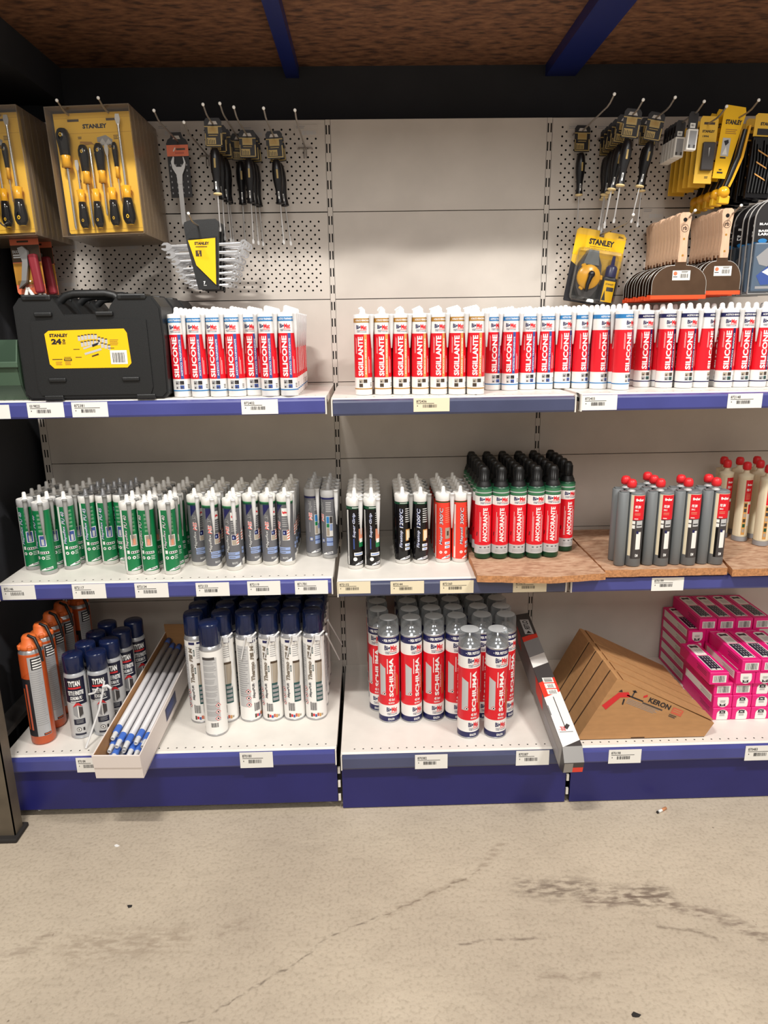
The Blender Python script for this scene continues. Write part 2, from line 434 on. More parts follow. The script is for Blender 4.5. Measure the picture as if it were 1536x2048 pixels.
def peg_panel(mb, x0, x1, z0, z1, y, m):
    """Panel face with a staggered pattern of real round holes."""
    px, pz, r = .0252, .0126, .0031
    n = int((x1 - x0 - .02) / px); xs = (x0 + x1) / 2 - n * px / 2
    rows = int((z1 - z0 - .03) / pz); zs = (z0 + z1) / 2 - rows * pz / 2
    q = lambda a, b, c, d: mb.add([(a, y, c), (b, y, c), (b, y, d), (a, y, d)], [(0, 1, 2, 3)], m)
    q(x0, x1, z0, zs); q(x0, x1, zs + rows * pz, z1)
    ring = [(math.cos(math.radians(22.5 + 45 * k)), math.sin(math.radians(22.5 + 45 * k))) for k in range(8)]
    fs = [(0, 1, 4, 11), (1, 5, 4), (1, 2, 6, 5), (2, 7, 6), (2, 3, 8, 7), (3, 9, 8), (3, 0, 10, 9), (0, 11, 10)]
    for j in range(rows):
        off = px / 2 if j % 2 else 0; nn = n - (j % 2); a, b = zs + j * pz, zs + (j + 1) * pz
        q(x0, xs + off, a, b); q(xs + off + nn * px, x1, a, b)
        for i in range(nn):
            c0 = xs + off + i * px; c1 = c0 + px; cx, cz = (c0 + c1) / 2, (a + b) / 2
            vs = [(c0, y, a), (c1, y, a), (c1, y, b), (c0, y, b)]
            vs += [(cx + r * ring[k][0], y, cz + r * ring[k][1]) for k in (6, 7, 0, 1, 2, 3, 4, 5)]
            mb.add(vs, [(0, 1, 5, 4), (1, 6, 5), (1, 2, 7, 6), (2, 8, 7), (2, 3, 9, 8), (3, 10, 9), (3, 0, 11, 10), (0, 4, 11)], m)
def hole_row(mb, x0, x1, y0, y1, z, m, pitch=.025, r=.0026):
    n = int((x1 - x0 - .03) / pitch); xs = (x0 + x1) / 2 - n * pitch / 2
    q = lambda a, b: mb.add([(a, y0, z), (b, y0, z), (b, y1, z), (a, y1, z)], [(0, 1, 2, 3)], m)
    q(x0, xs); q(xs + n * pitch, x1); ring = [(math.cos(math.radians(22.5 + 45 * k)), math.sin(math.radians(22.5 + 45 * k))) for k in range(8)]
    for i in range(n):
        c0 = xs + i * pitch; c1 = c0 + pitch; cx, cy = (c0 + c1) / 2, (y0 + y1) / 2
        vs = [(c0, y0, z), (c1, y0, z), (c1, y1, z), (c0, y1, z)] + [(cx + r * ring[k][0], cy + r * ring[k][1], z) for k in (6, 7, 0, 1, 2, 3, 4, 5)]
        mb.add(vs, [(0, 1, 5, 4), (1, 6, 5), (1, 2, 7, 6), (2, 8, 7), (2, 3, 9, 8), (3, 10, 9), (3, 0, 11, 10), (0, 4, 11)], m)
def upright(x, root, w=.0148):
    mb = MB(); xs = [-w / 2, -.0062, -.0024, .0024, .0062, w / 2]; zc = 1.9346; z = 1.962; y = .0005
    q = lambda a, b, c, d: mb.add([(x + a, y, c), (x + b, y, c), (x + b, y, d), (x + a, y, d)], [(0, 1, 2, 3)], 'panel')
    for i in range(36):
        t, b = zc - i * .0504 + .0127, zc - i * .0504 - .0127
        q(xs[0], xs[5], t, z); z = b
        for k in (0, 2, 4): q(xs[k], xs[k + 1], b, t)
    q(xs[0], xs[5], .02, z)
    mb.box(x - w / 2, x + w / 2, .012, .07, .0, 1.96, 'void')
    mb.obj('upright', root)

NAMES = ('white shelving unit holding the black tool case, perforated upper panels, blue plinth',
         'narrow middle shelving unit with plain bare upper panels and blue plinth',
         'white shelving unit holding the pink boxes, perforated panels behind the taping knives')
ZP = (.17, .452, .69, .942, 1.194, 1.451, 1.707, 1.963)
for b, (x0, x1) in enumerate(BAY):
    root = empty('shelving_unit', NAMES[b], 'shelving', ((x0 + x1) / 2, 0, 0), 'shelving units side by side')
    rx = (x0 + x1) / 2
    def loc(o): o.location.x = -rx; return o
    a, c = (x0 - .004 + (.013 if b == 0 else .0085), x1 + .004 - .0085)
    for i in range(7):
        z0, z1 = ZP[i] + .0012, ZP[i + 1] - .0012
        mb = MB()
        if i >= 5 and b != 1:
            peg_panel(mb, a, c, z0, z1, 0, 'panel'); mb.box(a, c, .012, .02, z0, z1, 'void')
            mb.box(a, c, 0, .012, z1 - .0005, z1, 'panel')
        else: mb.box(a, c, 0, .02, z0, z1, 'panel')
        loc(mb.obj('back_panel', root))
    for k, ux in enumerate(((x0 - .004,) if b == 0 else ()) + ((0., .665, 1.622)[b],)):
        mb_x = ux
        upright(mb_x, root, .024 if (b == 0 and k == 0) else .0148)
    for ch in root.children:
        if ch.name.startswith('upright'): ch.location.x = -rx
    rail = ('rail_blue', 'rail_grey', 'rail_blue')[b]
    for lv, (zz, d) in enumerate(((ZT, .427), (ZM, .430), (ZB, .546))):
        z = zz[b]; mb = MB(); s0, s1 = x0 + (.012 if b == 0 else .002), x1 - .002
        mb.box(s0, s1, -d + .034, -.001, z - .022, z, 'shelf_white')
        if (lv, b) != (1, 1): hole_row(mb, s0, s1, -d + .006, -d + .034, z, 'shelf_white')
        else: mb.add([(s0, -d + .006, z), (s1, -d + .006, z), (s1, -d + .034, z), (s0, -d + .034, z)], [(0, 1, 2, 3)], 'shelf_white')
        mb.box(s0, s1, -d + .006, -d + .034, z - .022, z - .012, 'void')
        mb.prism([(-d + .0065, z), (-d, z - .004), (-d, z - .044), (-d + .004, z - .046), (-d + .0065, z - .04)], s0, s1, 'shelf_white',
                 Matrix(((0, 1, 0, 0), (1, 0, 0, 0), (0, 0, 1, 0), (0, 0, 0, 1))))
        for e in (s0, s1 - .0035): mb.box(e, e + .0035, -d - .013, -d + .01, z - .047, z - .001, 'joint_white')
        sh = loc(mb.obj('shelf', root))
        rb = MB(); ra, rc = s0 + .0045, s1 - .0045
        rb.prism([(-d - .0005, z - .004), (-d - .010, z - .0075), (-d - .012, z - .012), (-d - .012, z - .041), (-d - .0095, z - .046), (-d - .0005, z - .046)], ra, rc, rail,
                 Matrix(((0, 1, 0, 0), (1, 0, 0, 0), (0, 0, 1, 0), (0, 0, 0, 1))))
        rb.obj('price_rail', sh)
    mb = MB(); zb = (.026, .003, .003)[b]
    mb.box(x0 + .003, x1 - .003, -.538, -.53, zb, ZB[b] - .044, 'plinth'); mb.box(x0 + .01, x1 - .01, -.5, -.02, .0, ZB[b] - .05, 'void')
    loc(mb.obj('plinth', root))
    for k in range(3 if b < 2 else 0): loc(MB().box(x1 - .001, x1 + .006, -.541, -.535, .03 + k * .045, .05 + k * .045, 'joint_white').obj('plinth_clip', root))

# ---------------------------------------------------------------- price tags in the rails
CODES = '870483 03198225 872381 872402 872436 872455 872148 872146 872117 872134 872133 872119 871781 872132 873144 873160 873216 870199 870184 870180 870382 870387 870198'.split()
TAGS = (
    (-0.9241, -0.8361, 1.1797, 1.1432, -0.4396, 'paper', 'blank white tag cut by the frame edge under the green bin'),
    (-0.79, -0.6952, 1.1839, 1.1448, -0.4396, 'paper', 'white barcode tag under the yellow label of the black tool case'),
    (-0.6743, -0.5805, 1.1833, 1.1441, -0.4396, 'paper', 'white barcode tag below the barcode end of the tool case label'),
    (-0.2305, -0.1344, 1.1823, 1.1442, -0.4396, 'paper', 'white barcode tag under the blue-banded silicone cartridges beside the tool case'),
    (0.2243, 0.3201, 1.1786, 1.143, -0.4396, 'cream', 'cream barcode tag under the brown-banded sealant cartridges'),
    (0.6744, 0.7685, 1.179, 1.1392, -0.4396, 'paper', 'off-white barcode tag beside the shelf joint under the light-blue banded cartridges'),
    (1.0668, 1.1604, 1.1765, 1.1378, -0.4396, 'paper', 'off-white barcode tag under the navy-banded silicone cartridges'),
    (-0.9305, -0.838, 0.6793, 0.6377, -0.4426, 'paper', 'greyish barcode tag below the first dusty green cartridges, at the shelf end'),
    (-0.7351, -0.6421, 0.6791, 0.636, -0.4426, 'paper', 'white barcode tag below the middle pair of green cartridges'),
    (-0.5611, -0.4678, 0.678, 0.6348, -0.4426, 'paper', 'white barcode tag below the three foremost green cartridges'),
    (-0.3907, -0.297, 0.6755, 0.6351, -0.4426, 'paper', 'white barcode tag below the three foremost grey cartridges'),
    (-0.2463, -0.1536, 0.6766, 0.6347, -0.4426, 'paper', 'white barcode tag below the gap between the two grey cartridge blocks'),
    (-0.1128, -0.0198, 0.675, 0.6345, -0.4426, 'paper', 'white barcode tag at the shelf joint, sitting high in its rail'),
    (0.0055, 0.1002, 0.6692, 0.6331, -0.4426, 'cream', 'cream barcode tag below the black cartridges with white nozzles'),
    (0.1568, 0.2519, 0.6671, 0.6295, -0.4426, 'cream', 'cream barcode tag below the black fireproof cartridges with grey nozzles'),
    (0.2973, 0.3927, 0.6654, 0.6276, -0.4426, 'cream', 'cream barcode tag below the orange-red cartridges'),
    (0.5053, 0.6012, 0.662, 0.6257, -0.4426, 'cream', 'cream barcode tag half covered by the chipboard overhang'),
    (0.9026, 0.9951, 0.6603, 0.6208, -0.4426, 'paper', 'white barcode tag below the twin grey cartridges'),
    (-0.7366, -0.6629, 0.2056, 0.1593, -0.5586000000000001, 'paper', 'white barcode tag partly behind the white tube tray'),
    (-0.2782, -0.1854, 0.2088, 0.1591, -0.5586000000000001, 'paper', 'white barcode tag below the white navy-capped cans'),
    (0.2168, 0.3096, 0.1857, 0.1402, -0.5586000000000001, 'paper', 'off-white barcode tag below the red and white foam cans'),
    (0.5055, 0.6004, 0.1897, 0.1426, -0.5586000000000001, 'paper', 'off-white barcode tag beside the sloping long carton'),
    (0.7716, 0.8656, 0.1849, 0.1408, -0.5586000000000001, 'paper', 'off-white barcode tag below the brown wedge cartons'),
    (1.1668, 1.2631, 0.1858, 0.1383, -0.5586000000000001, 'paper', 'off-white barcode tag below the pink boxes'))
for k, (x0, x1, zt, zb, yr, m, where) in enumerate(TAGS):
    w, h = x1 - x0, zt - zb; mb = MB()
    mb.box(0, w, -.0004, .0004, 0, h, m); p = flat(mb, -.0004)
    if not where.startswith('blank'):
        rnd = random.Random(k)
        p.t(CODES[k % len(CODES)], .08 * w, .36 * w, .68 * h, .86 * h, 'ink', 2, 0, .01)
        p.lines(.08 * w, (.5 + .3 * rnd.random()) * w, .58 * h, .63 * h, 1, 'ink', 2, .6, 0)
        p.bars(.26 * w, .66 * w, .3 * h, .53 * h, 'ink', 2, 14, k); p.r(.1 * w, .12 * w, .4 * h, .48 * h, 'ink', 2)
    o = mb.obj('price_tag'); o.location = (x0, yr, zb)
    tag(o, where, 'price tag', 'price tags in the shelf rails')

# ---------------------------------------------------------------- neighbouring rack at the edge
rk = empty('storage_rack', 'brown-grey steel rack post standing before the blue plinth beside the orange cans', 'rack', (-.918, -.615, 0))
mb = MB(); mb.box(-.024, .02, -.012, -.009, .012, 1.6, 'post_grey'); mb.box(.017, .02, -.012, .03, .012, 1.6, 'post_grey'); mb.obj('post', rk)
MB().rbox(-.035, .03, -.03, .045, .0, .013, 'dark_box', .004).obj('foot', rk)
mb = MB(); mb.box(-.9, -.025, -.008, .02, .2, .245, 'post_grey'); mb.obj('rail', rk)
mb = MB(); mb.box(-.9, -.026, -.004, .5, .247, .262, 'dark_box'); mb.obj('shelf_board', rk)

# ---------------------------------------------------------------- cartridges
def silicone(kind):
    R, H = .0236, .2145
    band, strip, head, side = {'clear': ('sky_blue', 'mid_blue', 'SILICONE', 'ACETICO TRASPARENTE'), 'white': ('navy', 'navy', 'SILICONE', 'ACETICO BIANCO'),
                               'seal': ('ochre', 'gold', 'SIGILLANTE', 'ACRILICO VERNICIABILE')}[kind]
    P = Proto(); mb = MB()
    mb.lathe([(.0, .001), (R - .001, .001), (R, .003), (R, .2), None, (R + .0005, .2), (R + .0007, H - .001), (R, H), None, (R, H), (.009, H + .002), None, (.009, H + .002), (.0075, H + .007)], 'cap_white', 28)
    P.part('body', mb)
    mb = MB(); p = cylp(mb, R); C = 2 * math.pi * R
    p.r(-C / 2, C / 2, .017, .2, 'white', 1); p.r(-C / 2, C / 2, .0485, .163, 'red', 2); p.r(-C / 2, C / 2, .1935, .2045, band, 3); p.r(-C / 2, C / 2, .0165, .0195, band, 2)
    p.t(side, -.019, .021, .1965, .2015, 'white_ink', 4, 0, .03); p.logo(-.0165, .0125, .168, .187, 3)
    p.t(head, -.0125, .0015, .0525, .1565, 'white_ink', 3, 1, .035)
    p.r(.0045, .0125, .0485, .163, strip, 3); p.t(side, .0065, .0105, .056, .15, 'white_ink', 4, 1, .02)
    p.vlines(-.0195, -.0155, .112, .157, 2, 'white_ink', 3, .3, .2)
    p.vlines(.0165, .0225, .06, .11, 2, 'white_ink', 3, .25, .5); p.vlines(.03, .05, .06, .15, 5, 'white_ink', 3, .3, .5)
    for i, (u, v, m) in enumerate(((-.011, .034, 'grey_mid'), (.001, .034, 'ink'), (-.011, .0225, 'grey_light'), (.001, .0225, 'mid_blue'))):
        if kind == 'seal': m = ('tan', 'brown_dark', 'brown_dark', 'white')[i]
        if kind == 'white': m = ('tan', 'brown_dark', 'grey_mid', 'teal_dark')[i]
        p.r(u, u + .0105, v, v + .0095, m, 3); p.r(u + .002, u + .006, v + .001, v + .005, 'grey_dark' if m != 'white' else m, 4)
    p.lines(.021, .028, .022, .034, 3, 'ink', 3, .4, .3)
    P.part('label', mb, None, None, True)
    mb = MB()
    if kind == 'seal':
        mb.lathe([(.0075, H + .0072), (.0078, H + .012), (.003, H + .017)], 'cap_white', 12)
        mb.tube([(0, 0, H + .0135), (-.003, 0, H + .017), (-.010, 0, H + .0155)], [.0045, .004, .002], 'cap_white', 8)
    else: mb.lathe([(.0072, H + .0072), (.0072, H + .0105), (.0066, H + .0145), (.0045, H + .0175), (.0001, H + .0187)], 'cap_white', 14)
    P.part('cap', mb)
    mb = MB(); x, y = .0244, -.0193
    mb.lathe([(.0001, H + .0005), (.0071, H), (.0071, H - .004), (.0064, H - .006), (.005, H - .04), (.0018, H - .088), (.0001, H - .089)], 'nozzle_white', 12, x, y)
    P.part('nozzle', mb)
    return P
def mapei_mark(p, u0, u1, v0, m='white_ink', ink='ink'):
    w = u1 - u0
    p.shape([(u0, v0), (u1, v0 + .004), (u1, v0 + .0115), (u0 + .35 * w, v0 + .008), (u0, v0 + .002)], m, 3)
    p.t('MAPEI', u0 + .42 * w, u1 - .06 * w, v0 + .0045, v0 + .0085, ink, 4, 0, .03)
def mapei(kind):
    R, H = .0232, .214
    body, coll, noz = {'pu40': ('white', 'white', 'nozzle_grey'), 'pu45': ('white', 'silver_label', 'nozzle_dim'), 'pudust': ('grey_light', 'white', 'nozzle_grey'), 'ms45': ('paper', 'paper', 'nozzle_white'), 'rapid': ('grey_light', 'grey_light', 'nozzle_white'),
                       'grip': ('white', 'white', 'nozzle_white'), 'fire': ('white', 'white', 'nozzle_grey'), 'sil': ('white', 'white', 'nozzle_white')}[kind]
    P = Proto(); mb = MB()
    mb.lathe([(.0, .0005), (R - .002, .0005), (R, .002), (R, H - .02), None, (R, H - .02), (R + .0006, H - .019), (R + .0006, H - .003), (R - .0006, H)], body, 28)
    P.part('body', mb)
    mb = MB()
    mb.lathe([(R - .0006, H), (R - .003, H + .0008), (R - .004, H - .001), (.008, H - .001), (.0062, H + .003), None, (.0062, H + .003), (.0062, H + .009), (.0055, H + .0095), (.0055, H + .016), (.0038, H + .0195), (.0001, H + .0202)], coll, 20)
    P.part('cap', mb)
    mb = MB(); p = cylp(mb, R); C = 2 * math.pi * R; top = H - .0215
    base = {'pu40': 'green', 'pu45': 'green', 'pudust': 'green', 'ms45': 'grey_label', 'rapid': 'grey_label', 'grip': 'gloss_black', 'fire': 'gloss_black', 'sil': 'red_orange'}[kind]
    p.r(-C / 2 + .012, C / 2 - .012, .012, top, base, 1)
    if kind[:2] == 'pu':
        p.r(-.0325, -.0235, .012, top, 'white', 2)
        num = 'PU 40' if kind != 'pu45' else 'PU 45'
        p.ot('Mapeflex', -.0205, -.0115, .08, .135, 'white_ink', 'ink' if kind == 'pu40' else 'mid_blue', 1, 3, .25); p.ot(num, -.0205, -.0115, .14, .178, 'white_ink', 'ink' if kind == 'pu40' else 'mid_blue', 1, 3, .25)
        for k in range(5): p.r(-.004, .010, .128 + k * .0115, .136 + k * .0115, 'green_mid', 3); p.lines(-.003, .009, .1295 + k * .0115, .135 + k * .0115, 2, 'grey_light', 4, .3, .4)
        p.r(-.006, .0125, .086, .12, 'white', 3); p.r(-.004, .0105, .088, .118, 'tan' if kind == 'pu40' else 'mid_blue', 4); p.r(.000, .007, .09, .108, 'peach' if kind == 'pu40' else 'grey_light', 5)
        p.r(-.008, .016, .064, .071, 'white', 3)
        for k in range(4): p.r(-.0065 + k * .0055, -.003 + k * .0055, .0655, .0695, 'ink', 4)
        for u in (-.015, -.001):
            p.shape([(u + .0048 * math.cos(a * .6283), .052 + .0048 * math.sin(a * .6283)) for a in range(10)], 'white', 3); p.r(u - .002, u + .002, .0505, .0535, 'green_dark', 4)
        p.lines(.006, .019, .044, .058, 3, 'white_ink', 3, .3, .4)
        p.r(-.019, -.012, .064, .074, 'white', 3)
        mapei_mark(p, -.012, .022, .013)
    elif kind == 'ms45':
        p.r(-C / 2 + .012, C / 2 - .012, top - .006, top, 'green_dark', 2); p.r(-C / 2 + .012, C / 2 - .012, top - .001, top + .003, 'green_mid', 2)
        p.shape([(-.022, top - .04), (-.022, top - .006), (.002, top - .006)], 'navy', 2)
        p.ot('Mapeflex', -.0175, -.008, .055, .108, 'white_ink', 'ink', 1, 3, .25); p.ot('MS', -.0175, -.007, .111, .136, 'red_orange', 'white_ink', 1, 3, .2); p.ot('45', -.0165, -.008, .139, .156, 'ink', 'grey_light', 1, 3, .2)
        p.r(-.001, .017, .152, .176, 'white', 3); p.r(.0005, .0155, .154, .172, 'paper', 4); p.t('BigMat', .0015, .0145, .158, .167, 'red', 5, 0, .05)
        p.lines(-.001, .019, .116, .147, 5, 'grey_light', 3, .3, .3)
        p.r(-.0015, .02, .078, .11, 'white', 3); p.r(-.0005, .0115, .094, .109, 'navy', 4); p.r(.002, .006, .098, .104, 'pale_blue', 5); p.r(-.0005, .012, .079, .093, 'tan', 4)
        for k in range(4): p.shape([(.0125, .08 + k * .008), (.0195, .084 + k * .008), (.0195, .088 + k * .008), (.0125, .084 + k * .008)], 'brick', 4)
        for v in (.048, .037): p.r(-.014, .02, v, v + .0085, 'pale_blue', 3); p.r(-.012, .006, v + .003, v + .005, 'grey_label', 4)
        p.t('MAPEI', -.004, .012, .02, .027, 'grey_light', 3, 0, .02); p.shape([(.0, .012), (.024, .012), (.024, .024)], 'white', 3)
    elif kind == 'rapid':
        p.r(-C / 2 + .012, C / 2 - .012, top - .006, top - .001, 'navy', 2)
        p.ot('MS', -.0135, -.004, .118, .142, 'red_orange', 'white_ink', 1, 3, .15); p.ot('Rapid', -.0135, -.004, .145, .178, 'ink', 'grey_light', 1, 3, .15)
        p.lines(.003, .02, .145, .178, 6, 'grey_light', 3, .35, .2)
        p.r(.003, .023, .072, .135, 'white', 3); p.r(.004, .0125, .113, .134, 'sky_blue', 4); p.r(.004, .0125, .1, .112, 'green', 4); p.r(.0135, .022, .113, .134, 'grey_dark', 4); p.r(.0135, .022, .09, .111, 'pale_blue', 4); p.r(.004, .0125, .074, .099, 'tan', 4)
        p.r(.003, .022, .042, .068, 'pale_blue', 3); p.r(.003, .022, .053, .056, 'mid_blue', 4); p.r(-.013, -.003, .052, .064, 'mid_blue', 3); p.r(-.0115, -.0045, .054, .062, 'grey_light', 4)
        p.vlines(-.0125, -.011, .08, .112, 1, 'grey_light', 3, .6, .1); mapei_mark(p, -.010, .021, .013, 'white_ink', 'navy')
    elif kind == 'grip':
        p.r(-C / 2 + .012, C / 2 - .012, top - .009, top - .001, 'green_dark', 2); p.lines(-.012, .012, top - .0065, top - .0035, 1, 'white_ink', 3, .7, .2); p.r(-.031, -.025, .014, top - .012, 'white', 2); p.vlines(-.0305, -.0255, .04, .16, 4, 'grey_mid', 3, .4, .5)
        p.ot('Super', -.0115, -.003, .098, .137, 'white_ink', 'mid_blue', 1, 3, .2); p.ot('Grip', -.0115, -.003, .14, .172, 'white_ink', 'mid_blue', 1, 3, .2); p.vlines(-.0105, -.005, .063, .095, 1, 'mid_blue', 3, .6, 0)
        p.lines(.006, .021, .134, .172, 6, 'white_ink', 3, .3, .3); p.r(.006, .022, .088, .124, 'peach', 3); p.r(.006, .022, .068, .088, 'green', 3); p.r(.008, .020, .082, .094, 'white', 4)
        p.r(-.009, .02, .042, .052, 'white', 3); p.r(-.007, .017, .0445, .0495, 'pale_blue', 4); p.shape([(-.006 + .006 * math.cos(a * .6283), .032 + .006 * math.sin(a * .6283)) for a in range(10)], 'white', 3); mapei_mark(p, -.006, .022, .013, 'white_ink', 'navy')
    elif kind == 'fire':
        p.r(-C / 2 + .012, C / 2 - .012, top - .007, top - .001, 'green_dark', 2); p.lines(-.012, .012, top - .005, top - .003, 1, 'white_ink', 3, .7, .2)
        p.ot('Firestop', -.013, -.003, .052, .105, 'white_ink', 'mid_blue', 1, 3, .2); p.ot("1200'C", -.013, -.003, .113, .172, 'white_ink', 'mid_blue', 1, 3, .15)
        p.lines(.004, .020, .126, .172, 7, 'white_ink', 3, .32, .15); p.r(.005, .021, .072, .108, 'gold', 3); p.r(.0075, .0195, .075, .105, 'cream', 4); p.r(.015, .021, .072, .08, 'ink', 5)
        for v in (.055, .043): p.r(.003, .021, v, v + .0085, 'white', 3); p.r(.006, .018, v + .002, v + .0065, 'pale_blue', 4)
        mapei_mark(p, -.012, .022, .013, 'white_ink', 'navy')
    else:
        p.r(-C / 2 + .012, C / 2 - .012, top - .005, top - .001, 'green_dark', 2); p.r(-.034, -.027, .014, top - .012, 'paper', 2); p.bars(-.033, -.028, .05, .12, 'grey_mid', 3, 5)
        p.ot('Mapesil', -.013, -.003, .058, .112, 'white_ink', 'navy', 1, 3, .2); p.ot("300'C", -.013, -.003, .12, .172, 'white_ink', 'navy', 1, 3, .15)
        p.lines(.004, .02, .122, .172, 8, 'peach', 3, .3, .2); p.r(.004, .021, .076, .11, 'tan', 3); p.r(.009, .015, .086, .1, 'brown_dark', 4)
        for v in (.058, .046): p.r(.003, .021, v, v + .0085, 'white', 3); p.r(.006, .018, v + .002, v + .0065, 'pale_blue', 4)
        for u in (-.009, .006): p.shape([(u + .0045 * math.cos(a * .6283), .034 + .0045 * math.sin(a * .6283)) for a in range(10)], 'white', 3); p.r(u - .0015, u + .0015, .033, .035, 'red_orange', 4)
        mapei_mark(p, -.006, .022, .013, 'white_ink', 'navy')
    P.part('label', mb, None, None, True)
    mb = MB(); x, y = .0135, -.0282
    mb.lathe([(.0001, H + .0025), (.0074, H + .002), (.0074, H - .0015), (.0066, H - .002), (.0066, H - .01), (.0052, H - .05), (.0016, H - .105), (.0001, H - .106)], noz, 12, x, y)
    P.part('nozzle', mb)
    return P
def anchor():
    R, H = .0243, .218; P = Proto(); mb = MB()
    mb.lathe([(.0, .0008), (R - .003, .0008), (R, .004), (R, H - .004), (R - .003, H)], 'green_dark', 28); P.part('body', mb)
    mb = MB(); p = cylp(mb, R); C = 2 * math.pi * R
    p.r(-C / 2, C / 2, .017, .192, 'white', 1); p.r(-C / 2, C / 2, .0435, .165, 'red', 2); p.r(-C / 2, C / 2, .017, .0435, 'grey_light', 2); p.r(-C / 2, C / 2, .194, .2115, 'green_rim', 1)
    p.r(-C / 2, C / 2, .201, .204, 'grey_light', 2); p.logo(-.0165, .0195, .169, .189, 3)
    p.t('ANCORANTE', -.006, .007, .053, .157, 'white_ink', 3, 1, .035); p.vlines(-.0155, -.0095, .054, .155, 2, 'white_ink', 3, .3, .45); p.vlines(.0095, .018, .054, .155, 2, 'white_ink', 3, .25, .4)
    for u in (-.0145, -.0015, .0105): p.t('NO', u, u + .006, .0345, .0385, 'ink', 3, 0, .05)
    p.shape([(-.0265, .072), (-.024, .07), (-.022, .082), (-.0245, .084)], 'ink', 3); p.lines(-.018, .018, .02, .03, 3, 'grey_mid', 3, .25, .2)
    P.part('label', mb, None, None, True)
    mb = MB()
    mb.lathe([(R - .0028, H + .0002), (R - .0035, H + .006), (.0175, H + .012), (.0165, H + .0165), None, (.0165, H + .0165), (.0138, H + .0165), (.0134, H + .048), (.0118, H + .054), (.0085, H + .0585), (.0001, H + .0595)], 'black', 22)
    for k in range(14): a = k * math.pi / 7; mb.box(-.0011, .0011, -.0150, -.0130, H + .018, H + .047, 'black', Matrix.Rotation(a, 4, 'Z'))
    P.part('screw_cap', mb); return P
def twin():
    P = Proto(); mb = MB(); ra, rb, H = .0157, .0216, .213
    mb.lathe([(0, .0006), (ra - .001, .0006), (ra, .002), (ra, H), (ra - .002, H + .002), (0, H + .002)], 'grey_body', 24, -.0205, 0)
    P.part('tube', mb)
    mb = MB(); mb.lathe([(0, .0006), (rb - .001, .0006), (rb, .002), (rb, H), (rb - .002, H + .003), (0, H + .003)], 'grey_body', 28, .0172, 0); P.part('tube', mb)
    mb = MB(); p = cylp(mb, rb, .0172, 0); p.mp = (lambda f: lambda u, v, l: f(u - .0078, v, l))(p.mp)
    p.r(-.016, .028, .032, .209, 'cream', 1); p.r(-.0065, .028, .138, .208, 'red', 2); p.t('fischer', -.001, .021, .192, .2, 'white_ink', 3, 0, .06); p.t('FIS EM', -.002, .013, .172, .18, 'white_ink', 3, 0, .04, .2)
    p.t('390 S', -.002, .007, .163, .168, 'white_ink', 3, 0, .03); p.lines(-.002, .014, .15, .158, 3, 'peach', 3, .35, .1); p.r(-.002, .008, .1405, .1425, 'white_ink', 3)
    p.r(-.0065, .028, .024, .138, 'grey_dark', 2); p.r(-.0065, .001, .126, .135, 'paper', 3); p.r(-.0065, .001, .113, .123, 'paper', 3); p.r(.005, .022, .116, .136, 'grey_light', 3); p.r(.006, .02, .121, .124, 'ink', 4)
    p.r(-.0065, .001, .024, .11, 'grey_dark', 2); p.r(.006, .0195, .052, .103, 'paper', 3); p.r(.006, .012, .098, .106, 'navy', 4); p.t('EM', .007, .0145, .03, .038, 'white_ink', 3, 0, .02)
    P.part('label', mb)
    mb = MB(); mb.lathe([(0, H + .0025), (.011, H + .0025), (.011, H + .006), (.0075, H + .008), (.0075, H + .014)], 'grey_light', 14); mb.box(-.03, .028, -.008, .008, H + .0022, H + .005, 'grey_body'); P.part('neck', mb)
    mb = MB(); mb.lathe([(.0075, H + .0142), (.0118, H + .0155), (.0135, H + .023), (.0128, H + .031), (.009, H + .037), (.0001, H + .0395)], 'red_ball', 18); P.part('red_cap', mb, 'ball-shaped red cap'); return P
def cream_cart():
    P = Proto(); mb = MB(); R, H = .0225, .213
    mb.lathe([(0, .0006), (R, .0006), (R, .016), None, (R - .0012, .016), (R - .0012, H - .01), (R - .0006, H), (.009, H + .004), (.0075, H + .014)], 'cream', 24); mb.lathe([(R + .0003, .001), (R + .0003, .016)], 'grey_mid', 24); P.part('body', mb)
    mb = MB(); p = cylp(mb, R - .001)
    p.r(-.014, .014, .02, .2, 'cream', 1); p.r(-.006, .018, .13, .198, 'red', 2); p.t('fischer', -.002, .014, .18, .187, 'white_ink', 3, 0, .06); p.t('FIS V', -.002, .010, .163, .171, 'white_ink', 3, 0, .04); p.lines(-.002, .012, .135, .155, 5, 'peach', 3, .35, .2)
    p.r(-.006, .005, .022, .128, 'gold', 2)
    for k in range(6): p.r(-.004, .0035, .03 + k * .0165, .041 + k * .0165, ('tan', 'green_dark', 'brown_dark', 'tan', 'grey_dark', 'brown_dark')[k], 3)
    p.r(.008, .017, .05, .126, 'paper', 2); p.r(.008, .017, .09, .12, 'red', 3)
    P.part('label', mb, None, None, True)
    mb = MB(); mb.lathe([(.0076, H + .0142), (.0112, H + .015), (.0125, H + .021), (.0122, H + .032), (.009, H + .038), (.0001, H + .04)], 'red_ball', 16); P.part('red_cap', mb); return P

PR = {k: silicone(k) for k in ('clear', 'white', 'seal')}
for k in ('pu40', 'pu45', 'pudust', 'ms45', 'rapid', 'grip', 'fire', 'sil'): PR[k] = mapei(k)
PR['anchor'], PR['twin'], PR['cream'] = anchor(), twin(), cream_cart()

